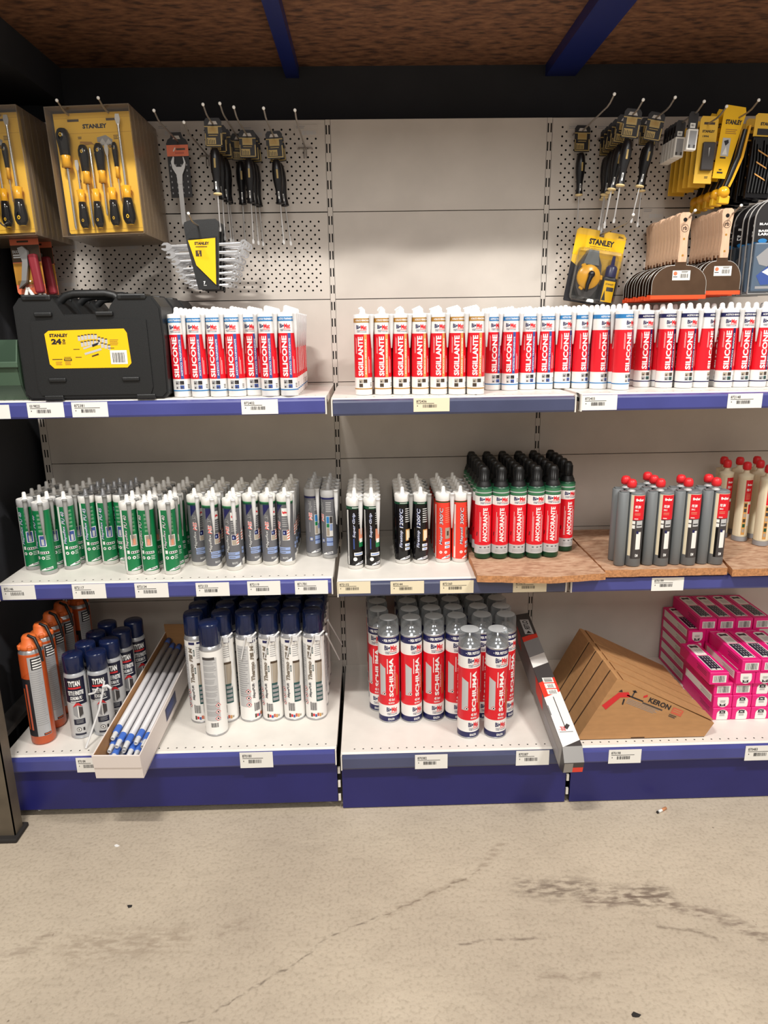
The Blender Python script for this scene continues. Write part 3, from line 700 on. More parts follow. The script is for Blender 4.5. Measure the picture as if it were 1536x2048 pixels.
STOOD = []
def block(kind, name, desc, ref, cat, group, z, R, front, rows, pitch, turns=None, jit=.16, back=-.03, colword='column'):
    """Columns of alike goods, front to back: front = [(x, y of the front edge)]."""
    for c, (x, y) in enumerate(front):
        n = rows[c] if isinstance(rows, (list, tuple)) else rows
        for j in range(n):
            cy = y + R + j * pitch
            if cy + R > back + .027: break
            t = (turns or {}).get((c, j), RND.uniform(-jit, jit))
            if kind not in ('clear', 'white', 'seal', 'anchor'): t += .9 * math.atan2(.1 - x, 1.95) + (.18 if kind[:2] in ('pu', 'ms') else 0)
            root = PR[kind].put(name, f'{desc}, {ROWW[j]}, {ORD[c]} {colword} from {ref}', cat, (x, cy, ZT[2] if z == ZT[1] and x > .63 else z), group, None, t)
            STOOD.append((root, x, cy, z, R, kind))

block('clear', 'silicone_cartridge', 'light-blue banded SILICONE cartridge', 'the black tool case', 'cartridge', 'light-blue banded cartridges beside the tool case', ZT[0], .0236,
      [(-.395, -.405), (-.345, -.414), (-.295, -.416), (-.2465, -.418), (-.2048, -.393), (-.156, -.427), (-.105, -.429)], (5, 5, 5, 5, 5, 6, 7), .0488)
block('seal', 'sealant_cartridge', 'brown-banded SIGILLANTE cartridge', 'the bare panel joint', 'cartridge', 'brown-banded sealant cartridges', ZT[1], .0236,
      [(.093, -.364), (.147, -.366), (.198, -.370), (.249, -.378), (.299, -.387), (.348, -.397), (.397, -.406)], 5, .0488)
block('clear', 'silicone_cartridge', 'light-blue banded SILICONE cartridge', 'the brown-banded ones', 'cartridge', 'light-blue banded cartridges beside the brown-banded ones', ZT[1], .0236,
      [(.468, -.274), (.513, -.293), (.567, -.276), (.6178, -.278), (.6685, -.278), (.7175, -.289), (.762, -.315), (.8105, -.359)], (5, 5, 5, 5, 5, 5, 5, 6), .0488, {(4, 0): .25, (5, 0): .3, (6, 0): .42, (7, 0): .62})
block('white', 'silicone_cartridge', 'navy-banded SILICONE cartridge', 'the light-blue banded ones', 'cartridge', 'navy-banded cartridges under the taping knives', ZT[2], .0236,
      [(.903, -.275), (.953, -.312), (1.0015, -.331), (1.0515, -.324), (1.112, -.338), (1.161, -.333), (1.2105, -.335), (1.2595, -.33)], (4, 5, 5, 5, 5, 5, 4, 3), .0488, {(3, 0): .85, (2, 0): .15, (4, 0): -.1, (5, 0): .1})
CG = 'cartridge'
block('pudust', 'sealant_cartridge', 'dusty green cartridge', 'the dark shelf end', CG, 'dusty green cartridges at the shelf end', ZM[0], .0232, [(-.905, -.316), (-.8415, -.361), (-.79, -.319)], (5, 5, 5), .0496, {(0, 0): -.3, (1, 0): -.55, (2, 0): .1})
block('pu45', 'sealant_cartridge', 'green cartridge with blue-outlined print', 'the dusty ones', CG, 'green cartridges in the second block', ZM[0], .0232, [(-.741, -.281), (-.690, -.28), (-.640, -.275)], (4, 4, 4), .0496, {(2, 0): -.9})
block('pu40', 'sealant_cartridge', 'bright green cartridge with grey nozzle', 'the second green block', CG, 'bright green foremost cartridges', ZM[0], .0232, [(-.588, -.376), (-.537, -.38), (-.476, -.384)], (6, 6, 6), .0496, {(0, 0): .05, (1, 0): -.3, (2, 0): .05})
block('ms45', 'sealant_cartridge', 'grey cartridge with red MS print', 'the green ones', CG, 'grey cartridges with red MS', ZM[0], .0232, [(-.413, -.308), (-.361, -.348), (-.299, -.36), (-.2495, -.31), (-.198, -.318), (-.1475, -.321)], (5, 5, 5, 5, 5, 5), .0496, {(0, 0): .1, (1, 0): .15, (2, 0): -.25, (3, 0): .1, (4, 0): .1, (5, 0): -.6})
block('rapid', 'adhesive_cartridge', 'dark grey cartridge with MS Rapid print', 'the grey block', CG, 'grey rapid cartridges by the joint', ZM[0], .0232, [(-.0735, -.245), (-.0225, -.268)], (4, 4), .0496, {(0, 0): .1, (1, 0): -.5})
block('grip', 'adhesive_cartridge', 'black Super Grip cartridge', 'the shelf joint', CG, 'black grip cartridges', ZM[1], .0232, [(.057, -.342), (.1075, -.345)], (6, 6), .0496, {(0, 0): .25, (1, 0): .2})
block('fire', 'sealant_cartridge', 'black fireproof cartridge, grey nozzle', 'the shelf joint', CG, 'black fireproof cartridges', ZM[1], .0232, [(.2, -.301), (.254, -.305)], (5, 5), .0496, {(0, 0): .2, (1, 0): .1})
block('sil', 'sealant_cartridge', 'orange-red 300 degree cartridge', 'the black fireproof ones', CG, 'orange-red heat cartridges', ZM[1], .0232, [(.3225, -.3), (.3735, -.299)], (5, 5), .0496, {(0, 0): .12, (1, 0): .6})

# chipboard offcuts lying on the shelf
def board(outline, z0, z1, label):
    rnd = random.Random(len(label)); mb = MB(); pts = []
    for i, a in enumerate(outline):
        c = outline[(i + 1) % len(outline)]; n = max(1, int(math.hypot(c[0] - a[0], c[1] - a[1]) / .02))
        for k in range(n): t = k / n; j = .0015 if k else 0; pts.append((a[0] + (c[0] - a[0]) * t + rnd.uniform(-j, j), a[1] + (c[1] - a[1]) * t + rnd.uniform(-j, j)))
    n = len(pts); top = [(x, y, z1 - abs(rnd.gauss(0, .0006))) for x, y in pts]; bot = [(x, y, z0) for x, y in pts]
    mb.add(top, [tuple(range(n))], 'osb_board'); mb.add(bot, [tuple(range(n))], 'osb_board'); mb.add(top + bot, [(k, (k + 1) % n, n + (k + 1) % n, n + k) for k in range(n)], 'osb_edge')
    return tag(mb.obj('chipboard_offcut'), label, 'board', 'chipboard offcuts on the shelf')
board([(.398, -.472), (.595, -.497), (.757, -.476), (.756, -.04), (.404, -.04)], ZM[1] + .0005, .690, 'chipboard offcut under the black-capped red cartridges, overhanging the rail')
board([(.7625, -.452), (1.112, -.452), (1.165, -.2), (1.165, -.04), (.7625, -.04)], ZM[2] + .0005, .690, 'chipboard offcut under the twin grey cartridges')
board([(1.118, -.468), (1.56, -.46), (1.56, -.04), (1.172, -.04), (1.172, -.2)], ZM[2] + .0005, .690, 'chipboard offcut under the cream cartridges with red caps')
block('anchor', 'anchor_cartridge', 'red ANCORANTE cartridge with black cap', 'the orange-red cartridges', CG, 'black-capped red anchor cartridges', .6905, .0243, [(.438, -.334), (.488, -.338), (.5395, -.337), (.5915, -.34), (.6415, -.334), (.699, -.28)], (6, 6, 6, 6, 6, 5), .0512, {(4, 0): -.1, (5, 0): .2}, .12, -.045)
for c, x in enumerate((.8375, .9185, .997, 1.0765)):
    for j, y in enumerate((-.4085, -.3615, -.3145)[:3 if c == 1 else 2]):
        PR['twin'].put('twin_cartridge', f'twin grey cartridge with red ball cap, {ROWW[j]}, {ORD[c]} pair from the black-capped ones', CG, (x, y, .6905), 'twin grey cartridges with red ball caps', (0, 0, -.06))
for k, (x, y, t) in enumerate(((1.238, -.15, 0), (1.279, -.192, -.1), (1.318, -.245, -.1), (1.255, -.095, 0), (1.30, -.108, .1), (1.335, -.165, 0), (1.36, -.10, 0), (1.375, -.215, 0))):
    PR['cream'].put('cream_cartridge', 'cream cartridge with red cap and red label, ' + ('third nearest of its cluster', 'second nearest of its cluster', 'nearest of its cluster at the frame edge', 'behind the first in the back corner', 'in the middle of the cluster', 'just behind the nearest one', 'in the back row by the panel', 'outermost in its cluster')[k], CG, (x, y, .6905), 'cream cartridges with red caps', None, t)

# turn each cone nozzle into the free gap between its neighbours
def clear_nozzles():
    done = []
    for root, x, y, z, R, kind in STOOD:
        if kind == 'anchor': continue
        near = [(a, c, r) for o, a, c, q, r, k in STOOD if o is not root and abs(a - x) < .09 and abs(c - y) < .09 and abs(q - z) < .06]
        noz = [n for n in done if abs(n[0] - x) < .09 and abs(n[1] - y) < .09 and abs(n[2] - z) < .06]
        bx, by = (.0244, -.0193) if kind in ('clear', 'white', 'seal') else (.0135, -.0282)
        best = None
        for k in range(0, 64):
            w = (.46 if kind in ('fire', 'sil', 'rapid') else .2 if kind == 'grip' else 0) + ((k + 1) // 2) * .05 * (1 if k % 2 else -1)
            nx, ny = x + bx * math.cos(w) - by * math.sin(w), y + bx * math.sin(w) + by * math.cos(w)
            if all(math.hypot(nx - a, ny - c) > r + .0082 for a, c, r in near) and all(math.hypot(nx - a, ny - c) > .0152 for a, c, q in noz): best = w; break
        ch = next(c for c in root.children if c.name.startswith('nozzle'))
        if best is None: bpy.data.objects.remove(ch); continue
        ch.rotation_euler.z = best; done.append((nx, ny, z))
clear_nozzles()

# ---------------------------------------------------------------- spray cans on the bottom shelf
def diamond(p, u, v, s):
    p.shape([(u, v - s), (u + s, v), (u, v + s), (u - s, v)], 'ink_red', 3); p.shape([(u, v - s * .75), (u + s * .75, v), (u, v + s * .75), (u - s * .75, v)], 'white', 4); p.r(u - s * .25, u + s * .3, v - s * .3, v + s * .35, 'ink', 5)
def foam_can():
    R, H = .0322, .287; P = Proto(); mb = MB()
    mb.lathe([(0, .002), (R - .003, .001), (R + .0006, .0005), (R + .0008, .003), (R - .0004, .0045), None, (R, .0045), (R, H - .004), None, (R, H - .004), (R + .0008, H - .002), (R + .0008, H), (R - .001, H + .001)], 'can_metal', 30)
    mb.lathe([(R - .0012, H + .001), (R - .005, H + .009), (R - .012, H + .0165), (.013, H + .021), (.012, H + .024), (.004, H + .024), (.004, H + .036), (.0001, H + .0365)], 'chrome', 26)
    P.part('body', mb)
    mb = MB(); p = cylp(mb, R); C = 2 * math.pi * R
    p.r(-C / 2, C / 2, .005, .022, 'navy', 1); p.r(-C / 2, C / 2, .022, .06, 'white', 1); p.r(-C / 2, C / 2, .06, .226, 'red', 1); p.r(-C / 2, C / 2, .226, .262, 'white', 1); p.r(-C / 2, C / 2, .262, H - .005, 'navy', 1)
    p.t('PER PISTOLA', -.018, .022, .2685, .2775, 'white_ink', 3, 0, .04); p.r(-.023, -.0205, .272, .274, 'white_ink', 3)
    p.logo(-.0165, .023, .230, .2575, 3); p.logo(-.0125, .0215, .027, .053, 3)
    p.t('SCHIUMA', -.0035, .0095, .088, .216, 'white_ink', 3, 1, .04); p.t('POLIURETANICA', .0125, .016, .115, .19, 'white_ink', 3, 1, .02); p.vlines(-.0095, -.0065, .165, .214, 1, 'white_ink', 3, .7, 0)
    p.t('45 litri', -.0055, .013, .074, .083, 'white_ink', 3, 0, .03); p.t('PER PISTOLA', -.006, .0125, .0645, .07, 'white_ink', 3, 0, .03)
    p.shape([(-.034, .092), (-.0145, .092), (-.0145, .183), (-.019, .186), (-.034, .196)], 'grey_light', 2); diamond(p, -.0185, .098, .0075)
    p.vlines(.0195, .027, .09, .17, 2, 'gold', 3, .4, .3); p.t('EDILIZIA', -.008, .012, .0095, .0165, 'white_ink', 3, 0, .03)
    p.r(.036, .058, .07, .21, 'grey_light', 2)
    P.part('label', mb, None, None, True)
    mb = MB(); c = .0315
    mb.lathe([(c, H + .002), (c, H + .036), (c - .001, H + .0435), (c - .0045, H + .048)], 'clear_cap', 26); mb.lathe([(c - .0045, H + .048), (c - .007, H + .0488), (.0001, H + .049)], 'cap_frost', 26)
    P.part('clear_cap', mb, 'clear plastic cap'); return P
def thermo_can():
    R, H = .0322, .272; P = Proto(); mb = MB()
    mb.lathe([(0, .002), (R - .003, .001), (R + .0006, .0005), (R + .0008, .004), (R - .0004, .0055), None, (R, .0055), (R, H - .003), None, (R, H - .003), (R + .0006, H), (R - .002, H + .003), (.03, H + .011), (.0275, H + .012)], 'can_metal', 30); P.part('body', mb)
    mb = MB(); p = cylp(mb, R); C = 2 * math.pi * R
    p.r(-C / 2, C / 2, .0065, H - .003, 'white', 1)
    p.r(-.012, .006, H - .014, H - .006, 'navy', 3); p.r(.012, .028, H - .012, H - .006, 'navy', 3)
    p.ot('MapePUR', -.0125, -.004, .078, .126, 'grey_mid', 'grey_dark', 1, 3, .2); p.ot('Thermo', -.0135, -.002, .135, .196, 'tan', 'brown_dark', 1, 3, .15); p.ot('Fill M', -.013, -.003, .204, .248, 'tan', 'brown_dark', 1, 3, .15)
    for a in (.175, .232): p.r(.0005, .0045, a - .01, a + .01, 'teal_dark', 3); p.r(.0015, .0035, a - .007, a + .007, 'grey_light', 4)
    p.lines(.009, .027, .21, .25, 6, 'grey_mid', 3, .3, .2)
    p.r(.0085, .03, .128, .198, 'tan', 3); p.r(.0085, .03, .192, .199, 'brown_dark', 4); p.r(.011, .0125, .128, .192, 'grey_light', 4); p.r(.0085, .03, .064, .128, 'teal_dark', 3)
    for k in range(4): p.r(.0105, .028, .07 + k * .014, .079 + k * .014, 'grey_mid', 4)
    p.r(-.010, -.0075, .034, .062, 'ink', 3); p.bars(-.006, .010, .034, .06, 'ink', 3, 10)
    for k, m in enumerate(('brown_dark', 'red', 'mid_blue', 'brick', 'gold', 'tan')): p.r(-.010 + k * .0065, -.0045 + k * .0065, .012 + .002 * (k % 2), .025 - .002 * (k % 3), m, 3)
    g0 = .048; p.r(g0, g0 + .042, .05, .25, 'grey_light', 2)
    for k in range(9): p.lines(g0 + .002, g0 + .04, .064 + k * .0205, .08 + k * .0205, 4, 'grey_mid', 3, .35, .3, random.Random(k))
    p.r(g0, g0 + .036, .244, .252, 'grey_dark', 3); p.bars(g0 + .012, g0 + .034, .03, .044, 'ink', 3, 12)
    for k in range(3): diamond(p, g0 + .037 - .0015 * k, .1 - k * .021, .008)
    p.r(-.056, -.018, .05, .25, 'grey_light', 2); p.lines(-.054, -.02, .08, .24, 22, 'grey_mid', 3, .35, .3)
    for k in range(3): diamond(p, -.0255, .102 - k * .022, .0085)
    P.part('label', mb, None, None, True)
    mb = MB(); mb.lathe([(.0285, H + .010), (.0298, H + .012), (.0298, H + .066), (.029, H + .072), (.0265, H + .077), (.0001, H + .0772)], 'cap_navy', 28)
    for k in range(12): mb.box(-.0008, .0008, -.0304, -.029, H + .016, H + .066, 'cap_navy', Matrix.Rotation(k * math.pi / 6, 4, 'Z'))
    P.part('cap', mb)
    mb = MB()
    mb.tube([(.012, -R - .004, H + .004), (.024, -R + .001, H + .010), (.034, -R + .010, H + .018)], .0028, 'nozzle_white', 8)
    mb.rbox(.008, .024, -R - .009, -R - .003, H - .006, H + .012, 'nozzle_white', .002); mb.tube([(.006, -R - .006, H + .012), (.0, -R - .005, H - .010), (-.012, -R - .0045, H - .06)], .002, 'nozzle_white', 6)
    mb.tube([(.026, -R + .001, H + .004), (.030, -R + .003, H - .07), (.024, -R - .002, H - .15)], .0018, 'nozzle_white', 6)
    P.part('straw_applicator', mb, 'translucent straw applicator'); return P
def pu_can():
    R, H = .0305, .2; P = Proto(); mb = MB()
    mb.lathe([(0, .002), (R - .003, .001), (R + .0006, .0005), (R + .0008, .004), (R - .0004, .0055), None, (R, .0055), (R, H - .004), (R - .0015, H + .002), (.0255, H + .008)], 'silver_label', 28); P.part('body', mb)
    mb = MB(); p = cylp(mb, R); C = 2 * math.pi * R
    p.r(-C / 2 + .05, C / 2 - .05, .012, H - .004, 'grey_light', 1)
    p.shape([(-.036, .118), (-.004, .118), (.0, .11), (.028, .11), (.028, H - .005), (-.036, H - .005)], 'tytan_navy', 2)
    p.r(-.0215, .0155, .1655, .1885, 'ink', 3); p.r(-.0205, .0145, .1605, .166, 'ink_red', 4); p.t('TYTAN', -.019, .0135, .1685, .186, 'white_ink', 4, 0, .05)
    p.t('TETTI E FINESTRE', -.023, .021, .1405, .1545, 'white_ink', 3, 0, .035, .15); p.t('SCHIUMA PU', -.018, .0145, .1255, .137, 'white_ink', 3, 0, .035, .15); p.r(-.018, .017, .1195, .122, 'white_ink', 3)
    p.shape([(-.014, .103), (-.004, .116), (.004, .116), (.013, .103), (.013, .075), (.0, .066), (-.014, .078)], 'grey_mid', 2); p.shape([(-.014, .103), (-.004, .116), (.004, .116), (.013, .103), (.0, .109)], 'ink_red', 3); p.r(-.0012, .0012, .068, .106, 'white', 3); p.shape([(.0015, .07), (.0125, .079), (.0125, .1), (.0015, .104)], 'grey_dark', 3)
    p.r(-.016, .0155, .046, .064, 'tytan_navy', 2); p.lines(-.009, .012, .049, .061, 3, 'grey_mid', 3, .4, .2)
    p.shape([(-.004 + .007 * math.cos(a * .6283), .031 + .007 * math.sin(a * .6283)) for a in range(10)], 'ink', 3); p.shape([(-.004 + .0052 * math.cos(a * .6283), .031 + .0052 * math.sin(a * .6283)) for a in range(10)], 'white', 4); p.t('B', -.006, -.0015, .028, .034, 'ink', 5, 0, .04)
    p.r(.007, .012, .026, .036, 'ink', 3); p.r(-.017, .014, .012, .018, 'tytan_navy', 2)
    P.part('label', mb, None, None, True)
    mb = MB(); mb.lathe([(.0268, H + .006), (.0292, H + .009), (.0292, H + .052), (.028, H + .0575), (.025, H + .0595), (.0001, H + .0595)], 'cap_navy', 28); P.part('cap', mb); return P
def gun_can():
    R, H = .0335, .283; P = Proto(); mb = MB()
    mb.lathe([(0, .002), (R - .004, .0015), (R, .008), (R, H), None, (R, H), (R - .001, H + .003), (R - .006, H + .012), (.02, H + .022), (.016, H + .024)], 'can_orange', 28)
    mb.lathe([(R - .0002, H - .002), (R - .0006, H + .0035), (R - .0055, H + .0125), (.021, H + .0222)], 'can_metal', 28); P.part('body', mb)
    mb = MB(); p = cylp(mb, R); C = 2 * math.pi * R
    p.r(-C / 2 + .03, -.008, .03, .21, 'ink', 1); p.shape([(-.05, .2), (-.008, .232), (-.008, H - .012), (-.05, H - .012)], 'can_orange', 2); p.r(-.0235, -.0175, .05, .195, 'brick', 2); p.r(-.036, -.029, .05, .18, 'can_orange', 2)
    p.r(-.008, .029, .03, H - .006, 'silver_label', 2); p.r(.0, .027, .2375, .2725, 'ink', 3)
    for k in range(4): p.r(.0035, .027, .2405 + k * .008, .2445 + k * .008, 'white_ink', 4)
    p.lines(-.005, .026, .06, .23, 26, 'grey_mid', 3, .25, .25); p.r(.008, .028, .031, .038, 'ink', 3); p.lines(.01, .027, .0325, .0365, 1, 'can_orange', 4, .7, .1)
    P.part('label', mb, None, None, True)
    mb = MB(); z = H + .0115
    mb.lathe([(.0, z + .008), (.029, z), (.0305, z + .006), (.029, z + .013), (.021, z + .016), (.02, z + .032), (.016, z + .038), (.0001, z + .039)], 'cap_orange', 18)
    for k in range(5): mb.rbox(-.006, .006, -.033, -.022, z + .0005, z + .0145, 'cap_orange', .002, 1, Matrix.Rotation(k * 1.2566 + .4, 4, 'Z'))
    P.part('cap', mb)
    mb = MB(); mb.tube([(.004, -.012, z + .041), (.024, -.018, z + .035), (.038, -.026, z + .004), (.044, -.03, z - .03)], [.004, .0045, .0045, .003], 'black', 8); P.part('trigger', mb); return P
PR['foam'], PR['thermo'], PR['pu'], PR['gun'] = foam_can(), thermo_can(), pu_can(), gun_can()

GF = 'red and white foam cans with clear caps'
for c, (x, y) in enumerate(((.151, -.393), (.2195, -.396), (.288, -.391), (.356, -.389), (.4335, -.386), (.505, -.388))):
    for j in range(5):
        PR['foam'].put('foam_can', f'red SCHIUMA foam can, {ROWW[j] if j else "front row of the block"}, {ORD[c]} column from the joint', 'spray can', (x - .002 * j - (.027 if c == 0 and j else 0), y + .0325 + j * .0668, ZB[1]), GF, None, (.1, .42, .15, .15, .3, .6)[c] if j == 0 else RND.uniform(-.4, .4))
PR['foam'].put('foam_can', 'red SCHIUMA foam can standing alone before the row, nearer the joint', 'spray can', (.382, -.4575, ZB[1]), GF, None, .26)
PR['foam'].put('foam_can', 'red SCHIUMA foam can standing alone before the row, nearer the long carton', 'spray can', (.4615, -.4605, ZB[1]), GF, None, .22)
GT = 'white cans with navy caps'
for c, x in enumerate((-.4255, -.344, -.274, -.2065, -.1405, -.0745)):
    for j in range(5):
        PR['thermo'].put('insulation_can', f'white can with navy cap, {ROWW[j] if j else "front row of the block"}, {ORD[c]} column from the tray', 'spray can', (x, -.366 + j * .0668, ZB[0]), GT, None, (.05, .0, .95, .0, .0, .0)[c] - .12 if j == 0 else RND.uniform(-.6, .6), () if j == 0 and c else ('straw_applicator',))
PR['thermo'].put('insulation_can', 'white can with navy cap turned to its grey small print, standing before the row', 'spray can', (-.3645, -.4405, ZB[0]), GT, None, -2.12, ('straw_applicator',))
for k, (x, y, t, lb) in enumerate(((-.763, -.436, .05, 'nearest to the orange cans in front'), (-.7005, -.4235, .12, 'in front beside the tube tray, a straw leaning on it'), (-.7545, -.363, .2, 'behind the one next to the orange cans'), (-.690, -.3455, .12, 'half hidden behind the one with the straw'), (-.750, -.29, 0, 'third back on the orange can side'), (-.6765, -.276, .3, 'third back on the tray side'), (-.742, -.215, 0, 'last in its row on the orange can side'), (-.664, -.2, .5, 'last in its row on the tray side'))):
    PR['pu'].put('foam_can', 'navy-capped black and silver can ' + lb, 'spray can', (x, y, ZB[0]), 'navy-capped black and silver cans', None, t + .25)
for k, (x, y, t) in enumerate(((-.864, -.464, .1), (-.868, -.382, .3), (-.876, -.30, .35), (-.878, -.22, .3), (-.862, -.13, .35))):
    PR['gun'].put('gun_foam_can', 'orange can with grey panel and orange cap, ' + ('nearest, at the dark shelf end', 'second from the front', 'third, middle of the row', 'fourth from the front', 'farthest back, by the panel')[k], 'spray can', (x, y, ZB[0]), 'orange cans in a row', None, t + .2)
mb = MB(); mb.tube([(-.722, -.520, ZB[0] + .003), (-.694, -.466, .30), (-.676, -.4615, .365), (-.672, -.4585, .388)], .0032, 'nozzle_white', 8)
mb.tube([(-.676, -.4625, .372), (-.662, -.4655, .378), (-.655, -.4605, .366)], .004, 'nozzle_white', 8); mb.tube([(-.69, -.4635, .37), (-.7, -.4665, .356), (-.718, -.4635, .35)], .003, 'nozzle_white', 8)
tag(mb.obj('straw'), 'translucent straw nozzle leaning on a navy-capped can beside the tube tray', 'straw')
for k, (a, c) in enumerate((((-.036, -.352, .47), (-.0065, -.21, .315)), ((-.036, -.27, .48), (.0, -.14, .335)))):
    mb = MB(); v = Vector(c) - Vector(a); mb.tube([a, Vector(a) + v * .15, c], [.003, .0024, .0024], 'nozzle_white', 8); mb.ball(a, .0045, 'nozzle_white', 8)
    tag(mb.obj('straw'), 'translucent straw sticking out beside the white cans, ' + ('nearer one', 'farther one')[k], 'straw', 'straws beside the white cans')

# tray of plastic tubes
tilt = math.radians(6.2); tray = empty('tube_tray', 'long white cardboard tray of plastic tubes jutting over the rail', 'tray', (-.581, -.651, .2015), None, (tilt, 0, math.radians(-2.2)))
W, L, Ht = .064, .636, .076; mb = MB()
mb.box(-W, W, 0, L, 0, .003, 'carton_white'); mb.box(-W, -W + .003, 0, L, .003, Ht, 'carton_white'); mb.box(W - .003, W, 0, L, .003, Ht, 'carton_white'); mb.box(-W, W, L - .003, L, .003, Ht + .03, 'kraft')
mb.box(-W + .003, -W + .0038, .003, L - .003, .003, Ht - .001, 'kraft'); mb.box(W - .0038, W - .003, .003, L - .003, .003, Ht - .001, 'kraft')
mb.box(-W - .0004, W + .0004, -.001, .002, .001, .036, 'carton_white'); mb.box(-W - .0002, W + .0002, -.003, .001, .037, Ht, 'carton_white'); mb.box(-W, W, -.0012, .0, .0355, .038, 'kraft_edge_gap_shade')
p = Print(mb, lambda u, v, l: (W + l, u, v)); p.r(.21, .31, .02, .062, 'navy', 1); p.lines(.22, .3, .03, .055, 4, 'mid_blue', 2, .5, .2); p.lines(.02, .6, .002, .004, 1, 'kraft_edge_gap_shade', 1, .9, 0)
mb.obj('tray', tray)
rm = Matrix.Translation(tray.location) @ Matrix.Rotation(math.radians(-2.2), 4, 'Z') @ Matrix.Rotation(tilt, 4, 'X')
tp = Proto(); mb = MB(); r = .0092
mb.lathe([(0, .034), (r, .034), (r, .5), (0, .5)], 'tube_white', 12); tp.part('tube', mb)
mb = MB(); mb.lathe([(r + .0004, .026), (r + .0004, .052), None, (r + .0004, .026), (.007, .024)], 'tube_blue', 12); tp.part('blue_ring', mb); mb = MB(); mb.lathe([(r + .0004, .495), (r + .0004, .525), (0, .525)], 'tube_blue', 12); tp.part('blue_cap', mb)
mb = MB(); mb.lathe([(.0075, .026), (.0062, .004), (.0058, .0), (.0042, .0), (.0042, .02), (0, .02)], 'nozzle_white', 12); tp.part('nozzle', mb)
k = 0
for row, (n, z0) in enumerate(((5, .0035), (6, .0235), (5, .0435))):
    for i in range(n):
        px = (-.048 + .024 * i) if n == 5 else (-.0495 + .0198 * i); py = .012 + RND.uniform(0, .05) + (.0, .01, .035)[row]
        m = rm @ Matrix.Translation((px, py, z0 + r + .001)) @ Matrix.Rotation(-math.pi / 2, 4, 'X')
        o = tp.put('plastic_tube', f'pale blue-ringed tube in the white tray, {("bottom", "middle", "top")[row]} layer, {ORD[i]} from the navy-capped cans', 'tube', m.to_translation(), 'plastic tubes in the white tray', m.to_euler()); k += 1

# long slim carton lying aslant over the rail
W, L, Ht = .0275, .632, .078
lc = empty('long_carton', 'long slim grey, white and red carton sloping over the rail', 'carton', (.641, -.648, .1685), None, (math.radians(12.6), 0, math.radians(1.6)))
mb = MB(); mb.prism([(0, .012), (.03, 0), (L, 0), (L, Ht), (.03, Ht), (0, Ht - .03)], -W, W, 'grey_dark', Matrix(((0, 1, 0, 0), (1, 0, 0, 0), (0, 0, 1, 0), (0, 0, 0, 1))))
tp_ = Print(mb, lambda u, v, l: (v, u, Ht + l)); w = W - .0003
def band(a, c, m, s=0., lay=1): tp_.shape([(a - s, -w), (c - s, -w), (c + s, w), (a + s, w)], m, lay)
band(.04, .235, 'white', .012); band(.235, .30, 'red_orange', .012); band(.30, .37, 'grey_dark', .012); band(.37, .42, 'white', .012); band(.42, .50, 'grey_mid', .012); band(.50, .525, 'red_orange', .012); band(.525, .645, 'grey_dark', .006)
tp_.r(.530, .612, -.012, .018, 'grey_light', 2); Print(mb, lambda u, v, l: (v, u, Ht + l)).t('CUTER', .553, .606, -.006, .012, 'ink', 3, 2, .03); tp_.shape([(.534, -.006), (.549, .003), (.534, .012)], 'ink', 3)
for a in (.236, .262, .288): tp_.r(a, a + .022, -.012, .02, 'paper', 2)
tp_.bars(.29, .308, -.008, .016, 'grey_dark', 3, 6); tp_.lines(.264, .282, -.006, .012, 4, 'grey_dark', 3, .4, .4); tp_.lines(.238, .256, -.008, .014, 5, 'grey_dark', 3, .4, .4)
tp_.r(.10, .225, -.001, .0015, 'grey_dark', 2); tp_.shape([(.10, -.004), (.115, .008), (.108, .016), (.092, .004)], 'grey_dark', 2); tp_.t('tools', .088, .104, -.02, .0, 'ink_red', 3, 2, .02); tp_.r(.082, .085, -.02, .018, 'grey_mid', 2); tp_.r(.15, .19, -.0265, -.0245, 'ink', 2)
lf = Print(mb, lambda u, v, l: (-W - l, u, v)); lf.r(.03, .64, .002, Ht - .002, 'metal_dull', 1); lf.shape([(.22, .03), (.30, .03), (.325, Ht - .002), (.245, Ht - .002)], 'red_orange', 2); lf.shape([(.5, .03), (.55, .03), (.58, Ht - .002), (.53, Ht - .002)], 'red_orange', 2); lf.r(.05, .2, .01, .04, 'grey_mid', 2)
ft = Print(mb, lambda u, v, l: (u, -l, v)); ft.r(-W + .002, W - .001, .013, .03, 'red_orange', 1); ft.r(-W + .001, -.002, .013, .046, 'metal_dull', 2)
sl = Print(mb, lambda u, v, l: (u, v, Ht - .03 + v + l)); sl.r(-W, W, .0, .03, 'metal_dull', 1)
mb.obj('carton', lc)

